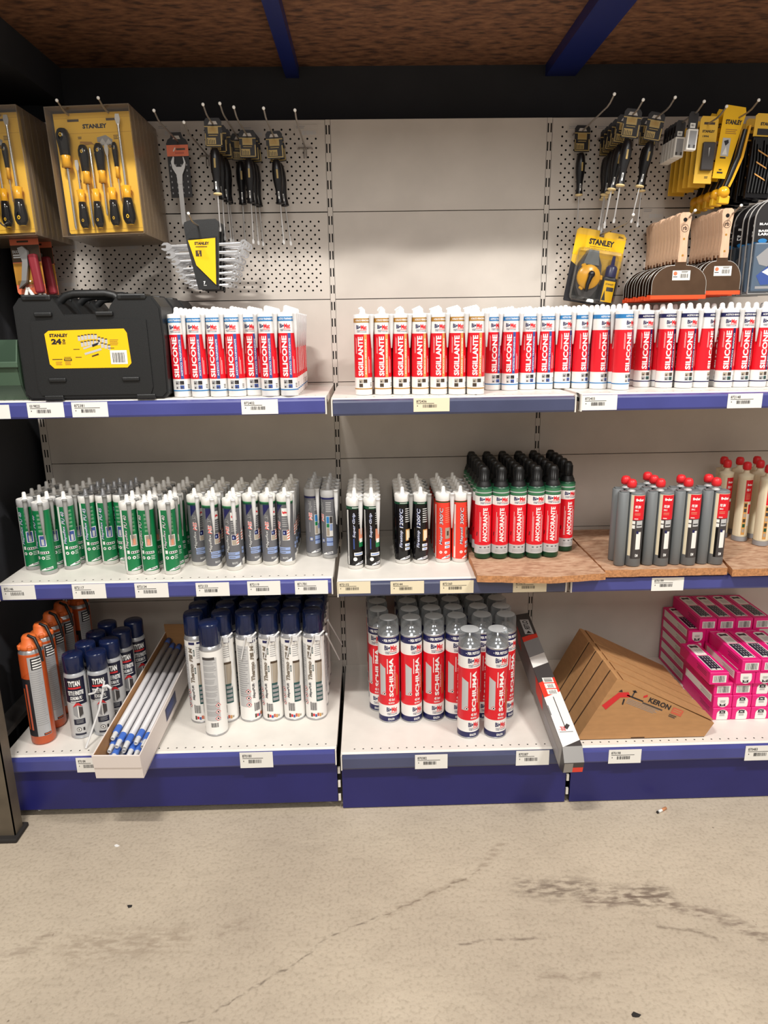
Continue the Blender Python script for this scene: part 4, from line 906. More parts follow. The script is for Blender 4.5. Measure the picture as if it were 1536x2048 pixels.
# wedge cartons standing on edge
for k in range(5):
    y0 = (-.514, -.451, -.388, -.325, -.262)[k]; y1 = y0 + (.0592 if k < 4 else .098); xb = .690 + .001 * k; xt = .797 - .0012 * k; xr = (1.066, 1.064, 1.062, 1.061, 1.06)[k]
    c = empty('wedge_carton', ('brown wedge carton with red gun print, nearest of five', 'plain brown wedge carton, second of the five from the rail', 'plain brown wedge carton, middle of the five', 'plain brown wedge carton, fourth of the five from the rail', 'thickest plain brown wedge carton, farthest back of the five')[k], 'carton', (xb, y0, .1905), 'brown wedge cartons in a row')
    mb = MB(); mb.prism([(0, 0), (xr - xb, 0), (xr - xb + .025, .044), (xt - xb + .006, .193), (xt - xb, .193)], 0, y1 - y0, 'kraft')
    if k < 4: Print(mb, lambda u, v, l: (v / .193 * (xt - xb) - l, u, v)).r(y1 - y0 - .0055, y1 - y0 - .0002, .012, .192, 'kraft_edge_gap_shade', 1)  # dark strip painted along the rear edge as shade of the gap behind
    if k == 0:
        p = flat(mb, -.0001); ca, sa = math.cos(-.42), math.sin(-.42)
        q = Print(mb, lambda u, v, l: (.145 + u * ca - v * sa, -.0003 - l, .137 + u * sa + v * ca), .0)
        q.step = None
        q.shape([(-.06, -.055), (-.043, -.063), (-.022, -.012), (.004, .0), (-.008, .012), (-.034, .0)], 'ink_red', 2); q.shape([(-.036, .002), (-.03, .012), (-.024, .006)], 'ink', 2)
        q.r(-.008, .045, .0, .004, 'ink', 2); q.r(.006, .01, .004, .02, 'grey_dark', 2); q.shape([(.0, .02), (.008, .025), (.016, .02), (.008, .017)], 'ink', 2); q.shape([(-.012, -.012), (-.008, -.03), (-.004, -.03), (-.007, -.012)], 'ink', 2); q.r(.045, .11, -.004, .0, 'grey_dark', 2)
        q.t('KERON', .058, .128, .006, .022, 'ink', 3, 0, .03); q.shape([(.04, .012), (.05, .02), (.047, .026), (.038, .018)], 'ink_red', 2)
        q.r(.136, .17, .0, .02, 'brick', 2); q.lines(.14, .166, .004, .016, 2, 'kraft', 3, .5, .2); q.lines(.135, .16, -.014, -.004, 2, 'grey_dark', 3, .5, .3); q.lines(.0, .11, -.024, -.006, 4, 'grey_mid', 2, .3, .3)
        p.r(.0, xr - xb, .0, .0015, 'kraft_edge_gap_shade', 1); p.r(.16, .2, .002, .005, 'kraft_edge_gap_shade', 1)
    mb.obj('carton', c)
    mb = MB(); mb.prism([(xt - xb + .02, .186), (xr - xb + .022, .050), (xr - xb + .0235, .0525), (xt - xb + .018, .1905)], .004, y1 - y0 - .004, 'kraft'); mb.obj('flap', c)

# pink boxes
def pink_box(front):
    P = Proto(); mb = MB(); w, L, h = .0288, .205, .0394
    mb.rbox(-w, w, 0, L, 0, h, 'pink', .0012, 1)
    f = Print(mb, lambda u, v, l: (u, -l - .0001, v))
    if front == 0: f.r(-.0195, .0215, .0065, .03, 'paper', 1); f.bars(-.0165, .0185, .008, .0285, 'ink', 2, 13, 4)
    else:
        s = (lambda v: v) if front == 1 else (lambda v: h - .004 - v)
        pts = [(-.019, s(.001)), (.016, s(.001)), (.018, s(.006))] + [(.0 + .0185 * math.cos(a) , s(.02 + .0145 * math.sin(a))) for a in (0, .4, .8, 1.2, 1.57, 1.95, 2.35, 2.75, 3.14)]
        f.shape([(u * .93 + .001, v) for u, v in pts], 'paper', 1)
        vv = sorted((s(.022), s(.031))); f.shape([(-.010, vv[0]), (.010, vv[0]), (.008, (vv[0] + vv[1]) / 2), (.010, vv[1]), (.0, vv[1] + (.002 if front == 1 else -.002)), (-.010, vv[1]), (-.008, (vv[0] + vv[1]) / 2)], 'ink', 2)
        f.t('PU', -.004, .004, vv[0] + .0028, vv[1] - .0022, 'white_ink', 3, 0, .06); va = sorted((s(.012), s(.02))); f.lines(-.008, .009, va[0], va[1], 3, 'grey_dark', 2, .35, .2)
    t = Print(mb, lambda u, v, l: (v, u, h + l))
    t.shape([(.118, -.017), (.186, -.017), (.194, -.008), (.194, .009), (.186, .018), (.118, .018)], 'paper', 1); t.shape([(.168, -.012), (.186, -.012), (.182, .0), (.186, .013), (.168, .013), (.172, .0)], 'ink', 2); t.lines(.128, .16, -.01, .012, 4, 'grey_mid', 2, .3, .2)
    t.r(.016, .114, -.0185, .0195, 'paper', 1); t.r(.0185, .1115, -.016, .017, 'tytan_navy', 2)
    for k in range(5): t.lines(.034 + k * .0155, .045 + k * .0155, -.012, .013, 3, 'grey_mid', 3, .4, .3)
    for a in (-.014, .002): t.r(.0195, .0255, a, a + .012, 'paper', 3)
    s_ = Print(mb, lambda u, v, l: (-w - l - .0001, u, v)); s_.r(.012, .19, .012, h - .002, 'paper' if front == 2 else 'pink', 1); s_.lines(.02, .09, .014, .03, 3, 'grey_mid' if front == 2 else 'tytan_navy', 2, .3, .3)
    P.part('carton', mb); return P
for k in range(3): PR[f'pink{k}'] = pink_box(k)
kx = lambda k: 1.1605 + .0592 * k; lz = lambda i: ZB[2] + .0003 + .0397 * i
GP = 'pink boxes stacked beside the wedge cartons'
COLW = ('column beside the wedge cartons', 'second column from the wedge cartons', 'third column from the wedge cartons', 'column at the frame edge')
FRONT = {(0, 0): 1, (0, 1): 1, (0, 2): 1, (0, 3): 1, (1, 0): 2, (1, 1): 1, (1, 2): 1, (1, 3): 1, (2, 0): 0, (2, 1): 0, (2, 2): 1, (2, 3): 1, (3, 0): 0, (3, 1): 2, (3, 2): 2, (3, 3): 2, (4, 1): 0, (4, 2): 0, (4, 3): 0}
LAYW = ('bottom layer', 'second layer up', 'third layer up', 'fourth layer up', 'fifth layer up', 'top layer')
for (i, k), f in FRONT.items():
    dx = -.021 if (i, k) == (3, 0) else (.012 if i == 4 else 0)
    PR[f'pink{f}'].put('pink_box', f'slim pink box in the front pile, {LAYW[i]}, {COLW[k]}', 'box', (kx(k) + dx, -.426 + .004 * ((i * 7 + k * 3) % 3) - (.006 if i == 4 else 0), lz(i)), GP, (0, 0, .004 * ((i + k) % 3 - 1)) if (i, k) != (3, 0) else (0, 0, 0))
for i in range(6):
    for k in range(4):
        PR[f'pink{0 if i == 5 else 2}'].put('pink_box', f'slim pink box in the back pile, {LAYW[i]}, {COLW[k]}', 'box', (kx(k) + .006 + (.034 if i == 5 else 0), -.2135 + .002 * ((i + k) % 2), lz(i)), GP)

# ---------------------------------------------------------------- tool cases and bin on the top shelf
def tool_case():
    P = Proto(); mb = MB(); w, h, d = .3735, .262, .112
    out = [(.012, 0), (w - .012, 0), (w, .012), (w + .002, .15), (w - .002, h - .03), (w - .02, h - .004), (.262, h - .004), (.247, h - .022), (.236, h - .046), (.124, h - .046), (.111, h - .022), (.098, h - .004), (.016, h - .004), (-.002, h - .026), (-.001, .15), (.0, .012)]
    mb.prism(out, .004, d, 'case_black'); mb.prism([(.5 * w + (x - .5 * w) * .975, .5 * h + (z - .5 * h) * .965) for x, z in out], 0, .004, 'case_black')
    mb.prism([(x, z) for x, z in ((.045, .012), (w - .045, .012), (w - .038, .03), (w - .04, .2), (.25, .204), (.238, .198), (.122, .198), (.11, .204), (.04, .2), (.038, .03))], -.0035, .0, 'case_black')
    for x, z in ((.052, .211), (.207, .211), (.068, .046), (.258, .046)): mb.rbox(x, x + .045, -.009, .001, z, z + .011, 'case_black', .003, 2)
    for x in (.05, .29): mb.rbox(x, x + .05, -.006, .06, -.001, .012, 'case_black', .003)
    P.part('shell', mb)
    mb = MB(); mb.tube([(.102, d * .4, h - .012), (.118, d * .4, h + .001), (.14, d * .4, h + .006), (.222, d * .4, h + .006), (.243, d * .4, h + .001), (.258, d * .4, h - .012)], .0105, 'case_black', 10); P.part('handle', mb)
    for x in (.024, .264):
        mb = MB(); mb.rbox(x, x + .074, -.004, .05, h - .012, h + .003, 'case_black', .004); mb.box(x + .012, x + .062, -.0045, -.001, h - .009, h - .002, 'void'); P.part('latch', mb)
    return P
PR['case'] = tool_case()
cs = None
for j in range(3):
    o = PR['case'].put('tool_case', ('black plastic tool case with yellow label, nearest', 'black tool case without visible label, directly behind the labelled one', 'black tool case farthest back of the three')[j], 'tool case', (-.795 + .002 * j, -.428 + .1255 * j, ZT[0] + .0012), 'black tool cases in a row')
    if j == 0:
        mb = MB(); x0, x1, z0, z1, c = .076, .286, .081, .179, .011
        mb.prism([(x0 + c, z0), (x1 - c, z0), (x1, z0 + c), (x1 - .004, z1 - c), (x1 - c, z1), (x0 + c - .004, z1 - .003), (x0 - .004, z1 - c), (x0, z0 + c)], -.0048, -.0036, 'yellow'); p = flat(mb, -.0048)
        p.t('STANLEY', .084, .131, .160, .1685, 'ink', 2, 0, .05); p.t('24', .087, .113, .142, .156, 'ink', 2, 0, .06); p.t('o', .116, .123, .148, .155, 'ink', 2, 0, .05); p.lines(.115, .124, .141, .147, 2, 'ink', 2, .5, .2)
        for r_ in range(2):
            for k in range(9): a = .156 + k * .0085 - r_ * -.006; b = .150 + .004 * math.sin(k * .4) - r_ * .015 - k * .001 * (k > 5); p.r(a, a + .0066, b, b + .012, 'grey_light', 2); p.r(a, a + .0066, b + .0105, b + .013, 'brown_dark', 3)
        p.shape([(.166, .132), (.19, .139), (.192, .136), (.168, .128)], 'grey_light', 2); p.shape([(.19, .140), (.209, .146), (.204, .139), (.191, .134)], 'ink', 3); p.shape([(.168, .119), (.212, .131), (.213, .126), (.17, .114)], 'grey_light', 2); p.shape([(.186, .112), (.204, .118), (.205, .114), (.187, .109)], 'brown_dark', 2)
        for a, b in ((.141, .128), (.144, .108), (.23, .13)): p.r(a, a + .016, b, b + .0015, 'brown_dark', 2)
        p.lines(.236, .26, .136, .152, 4, 'ochre', 2, .4, .3); p.r(.234, .277, .09, .125, 'paper', 2); p.bars(.2395, .2715, .094, .119, 'ink', 3, 12, 9)
        p.r(.114, .134, .1, .106, 'ink', 2); p.r(.116, .132, .102, .104, 'yellow', 3); p.lines(.084, .11, .102, .105, 1, 'ink', 2, .6, 0); p.lines(.092, .11, .088, .098, 3, 'ochre', 2, .4, .3); p.lines(.116, .132, .088, .098, 3, 'ochre', 2, .4, .3); p.lines(.115, .133, .1075, .1095, 1, 'ink', 2, .6, 0)
        mb.obj('case_label', o, 'yellow printed label')
b = empty('storage_bin', 'dark green plastic bin at the shelf end beside the tool case', 'bin', (-.895, -.43, ZT[0] + .0006))
mb = MB(); Q = Matrix(((0, 1, 0, 0), (1, 0, 0, 0), (0, 0, 1, 0), (0, 0, 0, 1)))
mb.box(-.09, .09, .03, .2, 0, .004, 'bin_green'); mb.box(-.092, .092, .2, .204, 0, .155, 'bin_green')
for x in (-.094, .0905): mb.prism([(.03, .0), (.204, 0), (.204, .155), (.012, .155), (-.006, .098), (.004, .04)], x, x + .0035, 'bin_green', Q)
mb.prism([(.03, 0), (.004, .04), (-.006, .098), (-.002, .098), (.008, .041), (.033, .003)], -.0945, .0945, 'bin_green', Q); mb.rbox(-.0965, .0965, -.012, -.004, .086, .101, 'bin_green', .002); mb.obj('bin', b)

# ---------------------------------------------------------------- pegboard hooks
def hook_proto(L, plate):
    P = Proto(); mb = MB(); r = .0024
    mb.tube([(0, -.0012, 0), (0, -.01, 0), (0, -L + .05, .003), (0, -L + .03, .006), (0, -L + .001, .017)], r, 'hook_steel', 8)
    if plate: mb.tube([(-.022, -.003, -.006), (-.02, -.004, -.002), (.02, -.004, -.002), (.022, -.003, -.006)], .0018, 'hook_steel', 6); mb.tube([(-.0035, -.0035, 0), (-.0035, -.0035, -.03)], .0016, 'hook_steel', 6); mb.tube([(.0035, -.0035, 0), (.0035, -.0035, -.03)], .0016, 'hook_steel', 6)
    P.part('rod', mb)
    mb = MB(); mb.ball((0, -L - .001, .018), .0042, 'hook_tip', 10); P.part('tip', mb); return P
PR['hook'] = hook_proto(.30, True); PR['hook_short'] = hook_proto(.27, True)
HK = {}
for key, x, zt, lb in (('pa', -.955, 1.93, 'holding the screwdriver sets cut by the frame edge, outer one'), ('pb', -.85, 1.93, 'holding the screwdriver sets cut by the frame edge, inner one'),
                       ('b1', -.672, 1.932, 'through the outer slot of the large screwdriver set stack'), ('b2', -.567, 1.937, 'through the inner slot of the large screwdriver set stack'),
                       ('sp', -.429, 1.907, 'holding the carded spanner'), ('h388', -.362, 1.887, 'empty and short, between spanner and first carded screwdrivers'), ('h406', -.303, 1.92, 'with the pale-collared screwdriver beside the spanner'),
                       ('h440', -.260, 1.922, 'long bare rod between two bunches of screwdrivers'), ('h468', -.225, 1.913, 'with the middle bunch of carded screwdrivers'), ('h527', -.149, 1.91, 'with the bunch of two screwdrivers nearest the empty hook'),
                       ('h590', -.069, 1.905, 'entirely empty, nearest the bare panels'), ('wr', -.362, 1.661, 'through the wrench set holder'), ('r1', .756, 1.936, 'holding a single carded screwdriver beside the bare panels'),
                       ('r2', .832, 1.922, 'with the large bunch of pale-collared screwdrivers'), ('r3', .915, 1.927, 'with the screwdriver bunch beside the grey window packs'), ('r4', .992, 1.917, 'holding the grey window packs'),
                       ('r4b', 1.052, 1.905, 'holding the yellow packs with dark windows'), ('r5', 1.135, 1.919, 'holding the yellow carded saws'), ('r6', 1.235, 1.915, 'holding the dark packs at the frame edge'),
                       ('ch', .827, 1.645, 'holding the chalk line card'), ('k1', .994, 1.654, 'through the wide taping knives'), ('k2', 1.118, 1.665, 'through the narrower taping knives'), ('tr', 1.245, 1.675, 'holding the round-topped black packs'), ('pl', -.868, 1.655, 'holding the carded pliers')):
    HK[key] = (x, zt - .019)
    PR['hook_short' if key in ('h388', 'tr', 'pa', 'pb') else 'hook'].put('peg_hook', 'steel peg hook ' + lb, 'hook', (x, 0, zt - .018), 'steel peg hooks on the panels')

# ---------------------------------------------------------------- screwdriver set packs
def set_pack():
    P = Proto(); W, H = .102, .301; mb = MB()
    mb.prism([(-W + .003, .004), (W - .003, .004), (W, .008), (W, H), (-W, H), (-W, .008)], -.0008, .0008, 'yellow_card'); p = flat(mb, -.0009)
    p.t('STANLEY', -.028, .036, H - .038, H - .027, 'ink', 2, 0, .05); p.r(-W + .002, W - .002, H - .049, H - .0485, 'ochre', 1); p.r(-W + .002, W - .002, H - .0125, H - .012, 'ochre', 1); p.r(-W + .002, W - .002, .0125, .013, 'ochre', 1)
    for x in (-.066, .036): p.r(x, x + .03, H - .0205, H - .0145, 'brown_dark', 1)
    p.shape([(.006, H - .08), (.046, H - .08), (.046, H - .066), (.03, H - .055), (.006, H - .06)], 'grey_mid', 1); p.shape([(.008, H - .078), (.02, H - .062), (.03, H - .078)], 'grey_light', 2); p.shape([(.024, H - .078), (.036, H - .064), (.045, H - .076)], 'grey_light', 2)
    p.lines(.05, .064, H - .068, H - .056, 3, 'brown_dark', 2, .4, .4); p.lines(-.044, -.034, H - .064, H - .057, 2, 'brown_dark', 2, .5, .2); p.shape([(-.042, H - .08), (-.01, H - .076), (-.002, H - .079), (-.01, H - .07), (-.04, H - .068)], 'ochre', 1)
    for x, z in ((-.055, H - .165), (.038, H - .082), (.063, H - .235)): p.shape([(x + .0042 * math.cos(a * .6283), z + .0042 * math.sin(a * .6283)) for a in range(10)], 'brown_dark', 2); p.shape([(x + .0028 * math.cos(a * .6283), z + .0028 * math.sin(a * .6283)) for a in range(10)], 'ochre', 3)
    P.part('card', mb)
    mb = MB(); w, h = .110, .315
    mb.rbox(-w, -w + .0016, -.0345, .0005, -.006, h - .006, 'blister_side', .0006, 1); mb.rbox(w - .0016, w, -.0345, .0005, -.006, h - .006, 'blister_side', .0006, 1); mb.box(-w, w, -.0345, .0005, -.007, -.0055, 'blister_side'); mb.box(-w, w, -.0345, .0005, h - .007, h - .0055, 'blister_side')
    mb.add([(-w, -.0347, -.006), (w, -.0347, -.006), (w, -.0347, h - .006), (-w, -.0347, h - .006)], [(0, 1, 2, 3)], 'clear_sheet'); P.part('blister', mb)
    def driver(x, handle_up, v_tip, v_joint, v_end, R, flat_tip):
        # v measured down from the card top; the handle lies between v_joint and v_end
        zt, zj, ze = H * (1 - v_tip), H * (1 - v_joint), H * (1 - v_end); L = abs(ze - zj); s = 1 if ze > zj else -1; R = R * .89; c = -R - .0012; f = .31 * L
        g = MB(); g.lathe([(R * .5, zj + s * f), (R * .78, zj + s * (f + .02 * L)), (R * .82, zj + s * .5 * L), (R, zj + s * .72 * L), (R * .98, zj + s * .85 * L), (R * .75, zj + s * .95 * L), (R * .5, zj + s * .985 * L)], 'gloss_black', 16, x, c)
        g.lathe([(R * .5, zj + s * .984 * L), (R * .48, ze), (.0001, ze + s * .0012)], 'yellow_dark', 14, x, c)
        pf = Print(g, lambda u, v, l: (x + u, c - R - .0002 - l, v), None); e0 = zj + s * .8 * L; pf.shape([(R * .22 * math.cos(a * .785), e0 + R * .3 * math.sin(a * .785)) for a in range(8)], 'yellow_dark', 1); pf.shape([(R * .12 * math.cos(a * .785), e0 + R * .18 * math.sin(a * .785)) for a in range(8)], 'gloss_black', 2)
        i = P.part('screwdriver', g)
        g = MB(); g.lathe([(R * .45, zj), (R * .62, zj + s * .002), (R * .78, zj + s * .02 * L), (R * .6, zj + s * .22 * L), (R * .7, zj + s * f), (R * .5, zj + s * (f + .003))], 'amber', 16, x, c); P.part('collar', g, 'yellow collar', i)
        g = MB(); r = max(.0013, R * .19); d = 1 if zt > zj else -1
        if flat_tip: g.lathe([(r, zj), (r, zt - d * .03), (r * .9, zt - d * .024)], 'chrome', 10, x, c); g.prism([(x - r, zt - d * .026), (x + r, zt - d * .026), (x + r * 2.1, zt - d * .012), (x + r * 1.5, zt), (x - r * 1.5, zt), (x - r * 2.1, zt - d * .012)], c - r * .5, c + r * .5, 'steel')
        else: g.lathe([(r, zj), (r, zt - d * .006), (r * .4, zt)], 'chrome', 10, x, c)
        P.part('shaft', g, None, i)
    U = lambda u: -W + .204 * u
    driver(U(.125), 1, .962, .452, .128, .0195, False); driver(U(.245), 0, .385, .625, .955, .0148, True); driver(U(.352), 1, .945, .585, .262, .0155, False); driver(U(.44), 0, .285, .625, .955, .0148, False)
    driver(U(.555), 1, .852, .585, .255, .0152, False); driver(U(.655), 0, .27, .62, .945, .0155, True); driver(U(.752), 1, .73, .545, .245, .0085, False); driver(U(.852), 0, .035, .61, .94, .0195, True)
    return P
PR['set'] = set_pack()
for x, z, ref, n in ((-.603, 1.6215, 'the large stack', 7), (-.893, 1.6215, 'the stack at the frame edge', 7)):
    for j in range(n):
        y = -.232 + j * .0354
        PR['set'].put('screwdriver_set', ('yellow screwdriver set in clear blister, ' + ('nearest' if j == 0 else ORD[j] + ' from the front') + ', ' + ref), 'screwdriver set', (x, y, z), 'blister packs of screwdrivers on twin hooks', (0, -.03, 0), 0, () if j == 0 else ('screwdriver', 'collar', 'shaft'))

# ---------------------------------------------------------------- carded screwdrivers
def carded(collar, shaft_len, slim=1.):
    P = Proto(); mb = MB(); w = .0235
    mb.prism([(-w, .014), (-w + .006, .022), (w - .006, .022), (w, .014), (w, -.050), (-w, -.050)], -.0006, .0006, 'card_black'); p = flat(mb, -.0007)
    p.shape([(-.013, .006), (-.009, .014), (.009, .014), (.013, .006)], 'panel', 1)
    p.r(-w, w, -.0005, .002, 'card_khaki', 1); p.r(-.0145, .0135, -.017, .001, 'card_khaki', 2); p.lines(-.012, .011, -.013, -.003, 3, 'ochre', 3, .3, .2)
    p.r(-w + .001, w - .001, -.0475, -.045, 'card_khaki', 2); p.r(w - .004, w - .001, -.0475, -.016, 'card_khaki', 2); p.r(-w + .001, -w + .0028, -.0475, -.016, 'card_khaki', 2); p.r(-w + .005, .006, -.043, -.027, 'card_khaki', 2); p.vlines(-w + .006, .005, -.042, -.028, 5, 'ink', 3, .4, .5); p.lines(-.013, .012, -.0235, -.0205, 1, 'card_khaki', 3, .6, .1)
    P.part('card', mb)
    mb = MB(); R = .0148 * slim; c = .004; z0 = -.054; L = .112
    mb.lathe([(.0001, z0 + .003), (R * .5, z0 + .002), (R * .82, z0 - .006), (R, z0 - .026), (R * .98, z0 - .05), (R * .72, z0 - .075), (R * .62, z0 - .094), (R * .7, z0 - .104), (R * .76, z0 - L)], 'grip', 16, 0, c)
    pr = Print(mb, lambda u, v, l: (u, c - R - .0002 - l + R * .0, v), None); pr.r(-.0022, .0028, z0 - .05, z0 - .026, 'card_khaki', 1)
    pr2 = Print(mb, lambda u, v, l: (u, c - R * .68 - .0008 - l, v), None); pr2.r(-.003, .001, z0 - .104, z0 - .084, 'white_ink', 1); pr2.r(-.002, 0, z0 - .097, z0 - .087, 'grip', 2)
    P.part('handle', mb)
    mb = MB(); mb.lathe([(R * .76, z0 - L), (R * .82, z0 - L - .001), (R * .8, z0 - L - .004), (.0025, z0 - L - .006)], 'collar_cream' if collar else 'gloss_black', 14, 0, c); P.part('collar', mb, 'pale cream collar' if collar else None)
    mb = MB(); zt = z0 - L - shaft_len; mb.lathe([(.0021, z0 - L - .004), (.0021, zt + .014), (.0018, zt + .012)], 'steel', 8, 0, c); mb.prism([(-.0021, zt + .014), (.0021, zt + .014), (.0034, zt + .006), (.0026, zt), (-.0026, zt), (-.0034, zt + .006)], c - .001, c + .001, 'steel'); P.part('shaft', mb)
    return P
PR['sd_y'], PR['sd_k'], PR['sd_s'] = carded(True, .10), carded(False, .115), carded(True, .15, .95)
def hang(kind, key, y, label, rz=0., ry=0., dz=0., dx=0.):
    x, z = HK[key]; PR[kind].put('carded_screwdriver', label, 'screwdriver', (x + dx, y, z - .0065 + .003 * (-y / .3) + dz), 'carded screwdrivers on hooks', (0, ry, rz))
hang('sd_y', 'h406', -.19, 'carded black screwdriver with pale collar, in front beside the spanner')
for k, (y, dx) in enumerate(((-.125, .0), (-.085, .004), (-.05, .0))): hang('sd_k', 'h406', y, 'carded black screwdriver behind the pale-collared one, ' + ('nearer', 'middle', 'farthest')[k], .06 * k, -.02 * k, 0, dx)
hang('sd_k', 'h440', -.03, 'carded black screwdriver on the long bare rod close to the panel', .2)
for k, y in enumerate((-.10, -.068, -.04)): hang('sd_k', 'h468', y, 'carded black screwdriver in the middle bunch, ' + ('front', 'second', 'last')[k], .05, -.03 * k, 0, .002 * k)
for k, y in enumerate((-.10, -.06)): hang('sd_k', 'h527', y, 'carded black screwdriver in the bunch beside the empty hook, ' + ('front', 'rear')[k], .05, -.05 - .06 * k)
hang('sd_s', 'r1', -.03, 'carded long screwdriver hanging alone beside the bare panels', .1)
for k, (y, ry) in enumerate(((-.23, .12), (-.175, .15), (-.135, .1), (-.10, .12), (-.068, .05), (-.036, .02))): hang('sd_y', 'r2', y, 'carded screwdriver with pale collar in the large bunch, ' + ('foremost', 'second from the front', 'third from the front', 'fourth from the front', 'fifth from the front', 'last by the panel')[k], -.05, ry)
for k, (y, ry) in enumerate(((-.18, .18), (-.13, .04))): hang('sd_y', 'r3', y, 'carded screwdriver with pale collar beside the grey window packs, ' + ('front', 'rear')[k], -.05, ry)

# ---------------------------------------------------------------- carded spanner, wrench sets, pliers, chalk line
o = empty('carded_spanner', 'open-ended steel spanner on a black card with orange band', 'spanner', (-.429, -.07, 1.7), None, (0, -.02, 0))
mb = MB(); mb.prism([(-.031, .04), (.031, .04), (.031, .185), (.026, .195), (.018, .2), (.014, .214), (-.014, .214), (-.018, .2), (-.026, .195), (-.031, .185)], -.0006, .0006, 'card_black'); p = flat(mb, -.0007)
p.shape([(-.011, .196), (-.007, .205), (.007, .205), (.011, .196)], 'panel', 1); p.r(-.031, .031, .151, .181, 'card_orange', 1); p.r(-.004, .022, .167, .172, 'brown_dark', 2); p.r(-.008, .018, .157, .162, 'brick', 2); p.shape([(-.014, .164), (-.008, .174), (-.005, .174), (-.01, .164)], 'paper', 2)
for i in range(6):
    for j in range(4): p.r(-.026 + j * .0155 , -.023 + j * .0155, .05 + i * .015, .055 + i * .015, 'grey_mid', 1)
mb.obj('card', o)
mb = MB(); mb.prism([(-.0065, .075), (.0065, .075), (.009, .1), (.018, .118), (.0215, .132), (.0165, .148), (.0145, .147), (.0165, .132), (.008, .121), (-.006, .121), (-.012, .13), (-.010, .147), (-.013, .149), (-.0205, .135), (-.018, .118), (-.008, .1)], -.009, -.0025, 'steel')
mb.prism([(-.0065, -.03), (-.004, -.036), (.004, -.036), (.0065, -.03), (.0065, .08), (-.0065, .08)], -.008, -.0032, 'steel'); mb.obj('spanner', o)

def wrench_set():
    P = Proto(); mb = MB()
    mb.prism([(-.037, .180), (-.019, .1855), (.05, .188), (.058, .18), (.045, .0005), (-.012, 0), (-.025, .07), (-.035, .123), (-.04, .174)], -.008, .008, 'case_black')
    mb.prism([(-.029, .136), (.05, .142), (.046, .012), (.041, .008), (.038, .136)], -.0105, -.008, 'black'); P.part('holder', mb)
    mb = MB(); mb.prism([(-.030, .1317), (.0464, .1375), (.0399, .0124), (-.0116, .0652)], -.0122, -.0106, 'yellow'); p = flat(mb, -.0123)
    p.t('STANLEY', -.0125, .0285, .1195, .1275, 'ink', 2, 0, .05); p.lines(-.01, .024, .112, .1155, 1, 'brown_dark', 2, .6, .2); p.r(-.011, .0055, .089, .105, 'brown_dark', 2); p.t('S', -.005, .000, .0965, .103, 'yellow', 3, 0, .03); p.r(-.0015, .001, .089, .095, 'yellow', 3)
    P.part('label', mb, 'yellow printed label')
    mb = MB(); p = flat(mb, -.0082); p.t('7', .004, .0095, .0135, .0225, 'white_ink', 2, 0, .06); p.r(.004, .0125, .0105, .0115, 'white_ink', 2); P.part('number', mb)
    LL = ((-.1036, .1168), (-.0928, .095), (-.0797, .0765), (-.0706, .0554), (-.0629, .0376), (-.0493, .0233), (-.0374, .0107)); RR = ((.124, .1228), (.1135, .1012), (.1048, .0812), (.098, .0629), (.0932, .0462), (.0883, .0295), (.0779, .0128))
    for i, ((xl, zl), (xr, zr)) in enumerate(zip(LL, RR)):
        s = 1 - .075 * i; mb = MB(); a = math.atan2(zr - zl, xr - xl); d = math.hypot(xr - xl, zr - zl)
        M = Matrix.Translation((xl, 0, zl)) @ Matrix.Rotation(-a, 4, 'Y') @ Matrix.Translation((0, 0, 0)); r = .0105 * s
        mb.rbox(.02 * s, d - r * .9, -.003, .003, -.0042 * s, .0042 * s, 'chrome', .0018, 2, M)
        mb.prism([(.024 * s, .0045 * s), (.014 * s, .0105 * s), (.003 * s, .0105 * s), (-.004 * s, .005 * s), (-.003 * s, .003 * s), (.007 * s, .0045 * s), (.011 * s, 0), (.007 * s, -.0045 * s), (-.004 * s, -.0035 * s), (-.006 * s, -.0065 * s), (.003 * s, -.0115 * s), (.014 * s, -.011 * s), (.024 * s, -.0045 * s)], -.0035, .0035, 'chrome', M)
        ring = Matrix.Translation((d, -.001, 0)) @ Matrix.Rotation(math.pi / 2, 4, 'X'); mb.lathe([(r * .55, -.0045), (r, -.0045), (r, .0045), (r * .55, .0045), (r * .55, -.0045)], 'chrome', 16, 0, 0, M @ ring, False)
        P.part('wrench', mb)
    return P
PR['wrench'] = wrench_set()
for j, y in enumerate((-.19, -.145, -.10)): PR['wrench'].put('wrench_set', 'black holder of seven chrome wrenches with yellow label, ' + ('nearest of the stack' if j == 0 else ORD[j] + ' in the stack behind it'), 'wrench set', (-.362, y, 1.4745), 'wrench sets on one hook', (0, 0, 0))

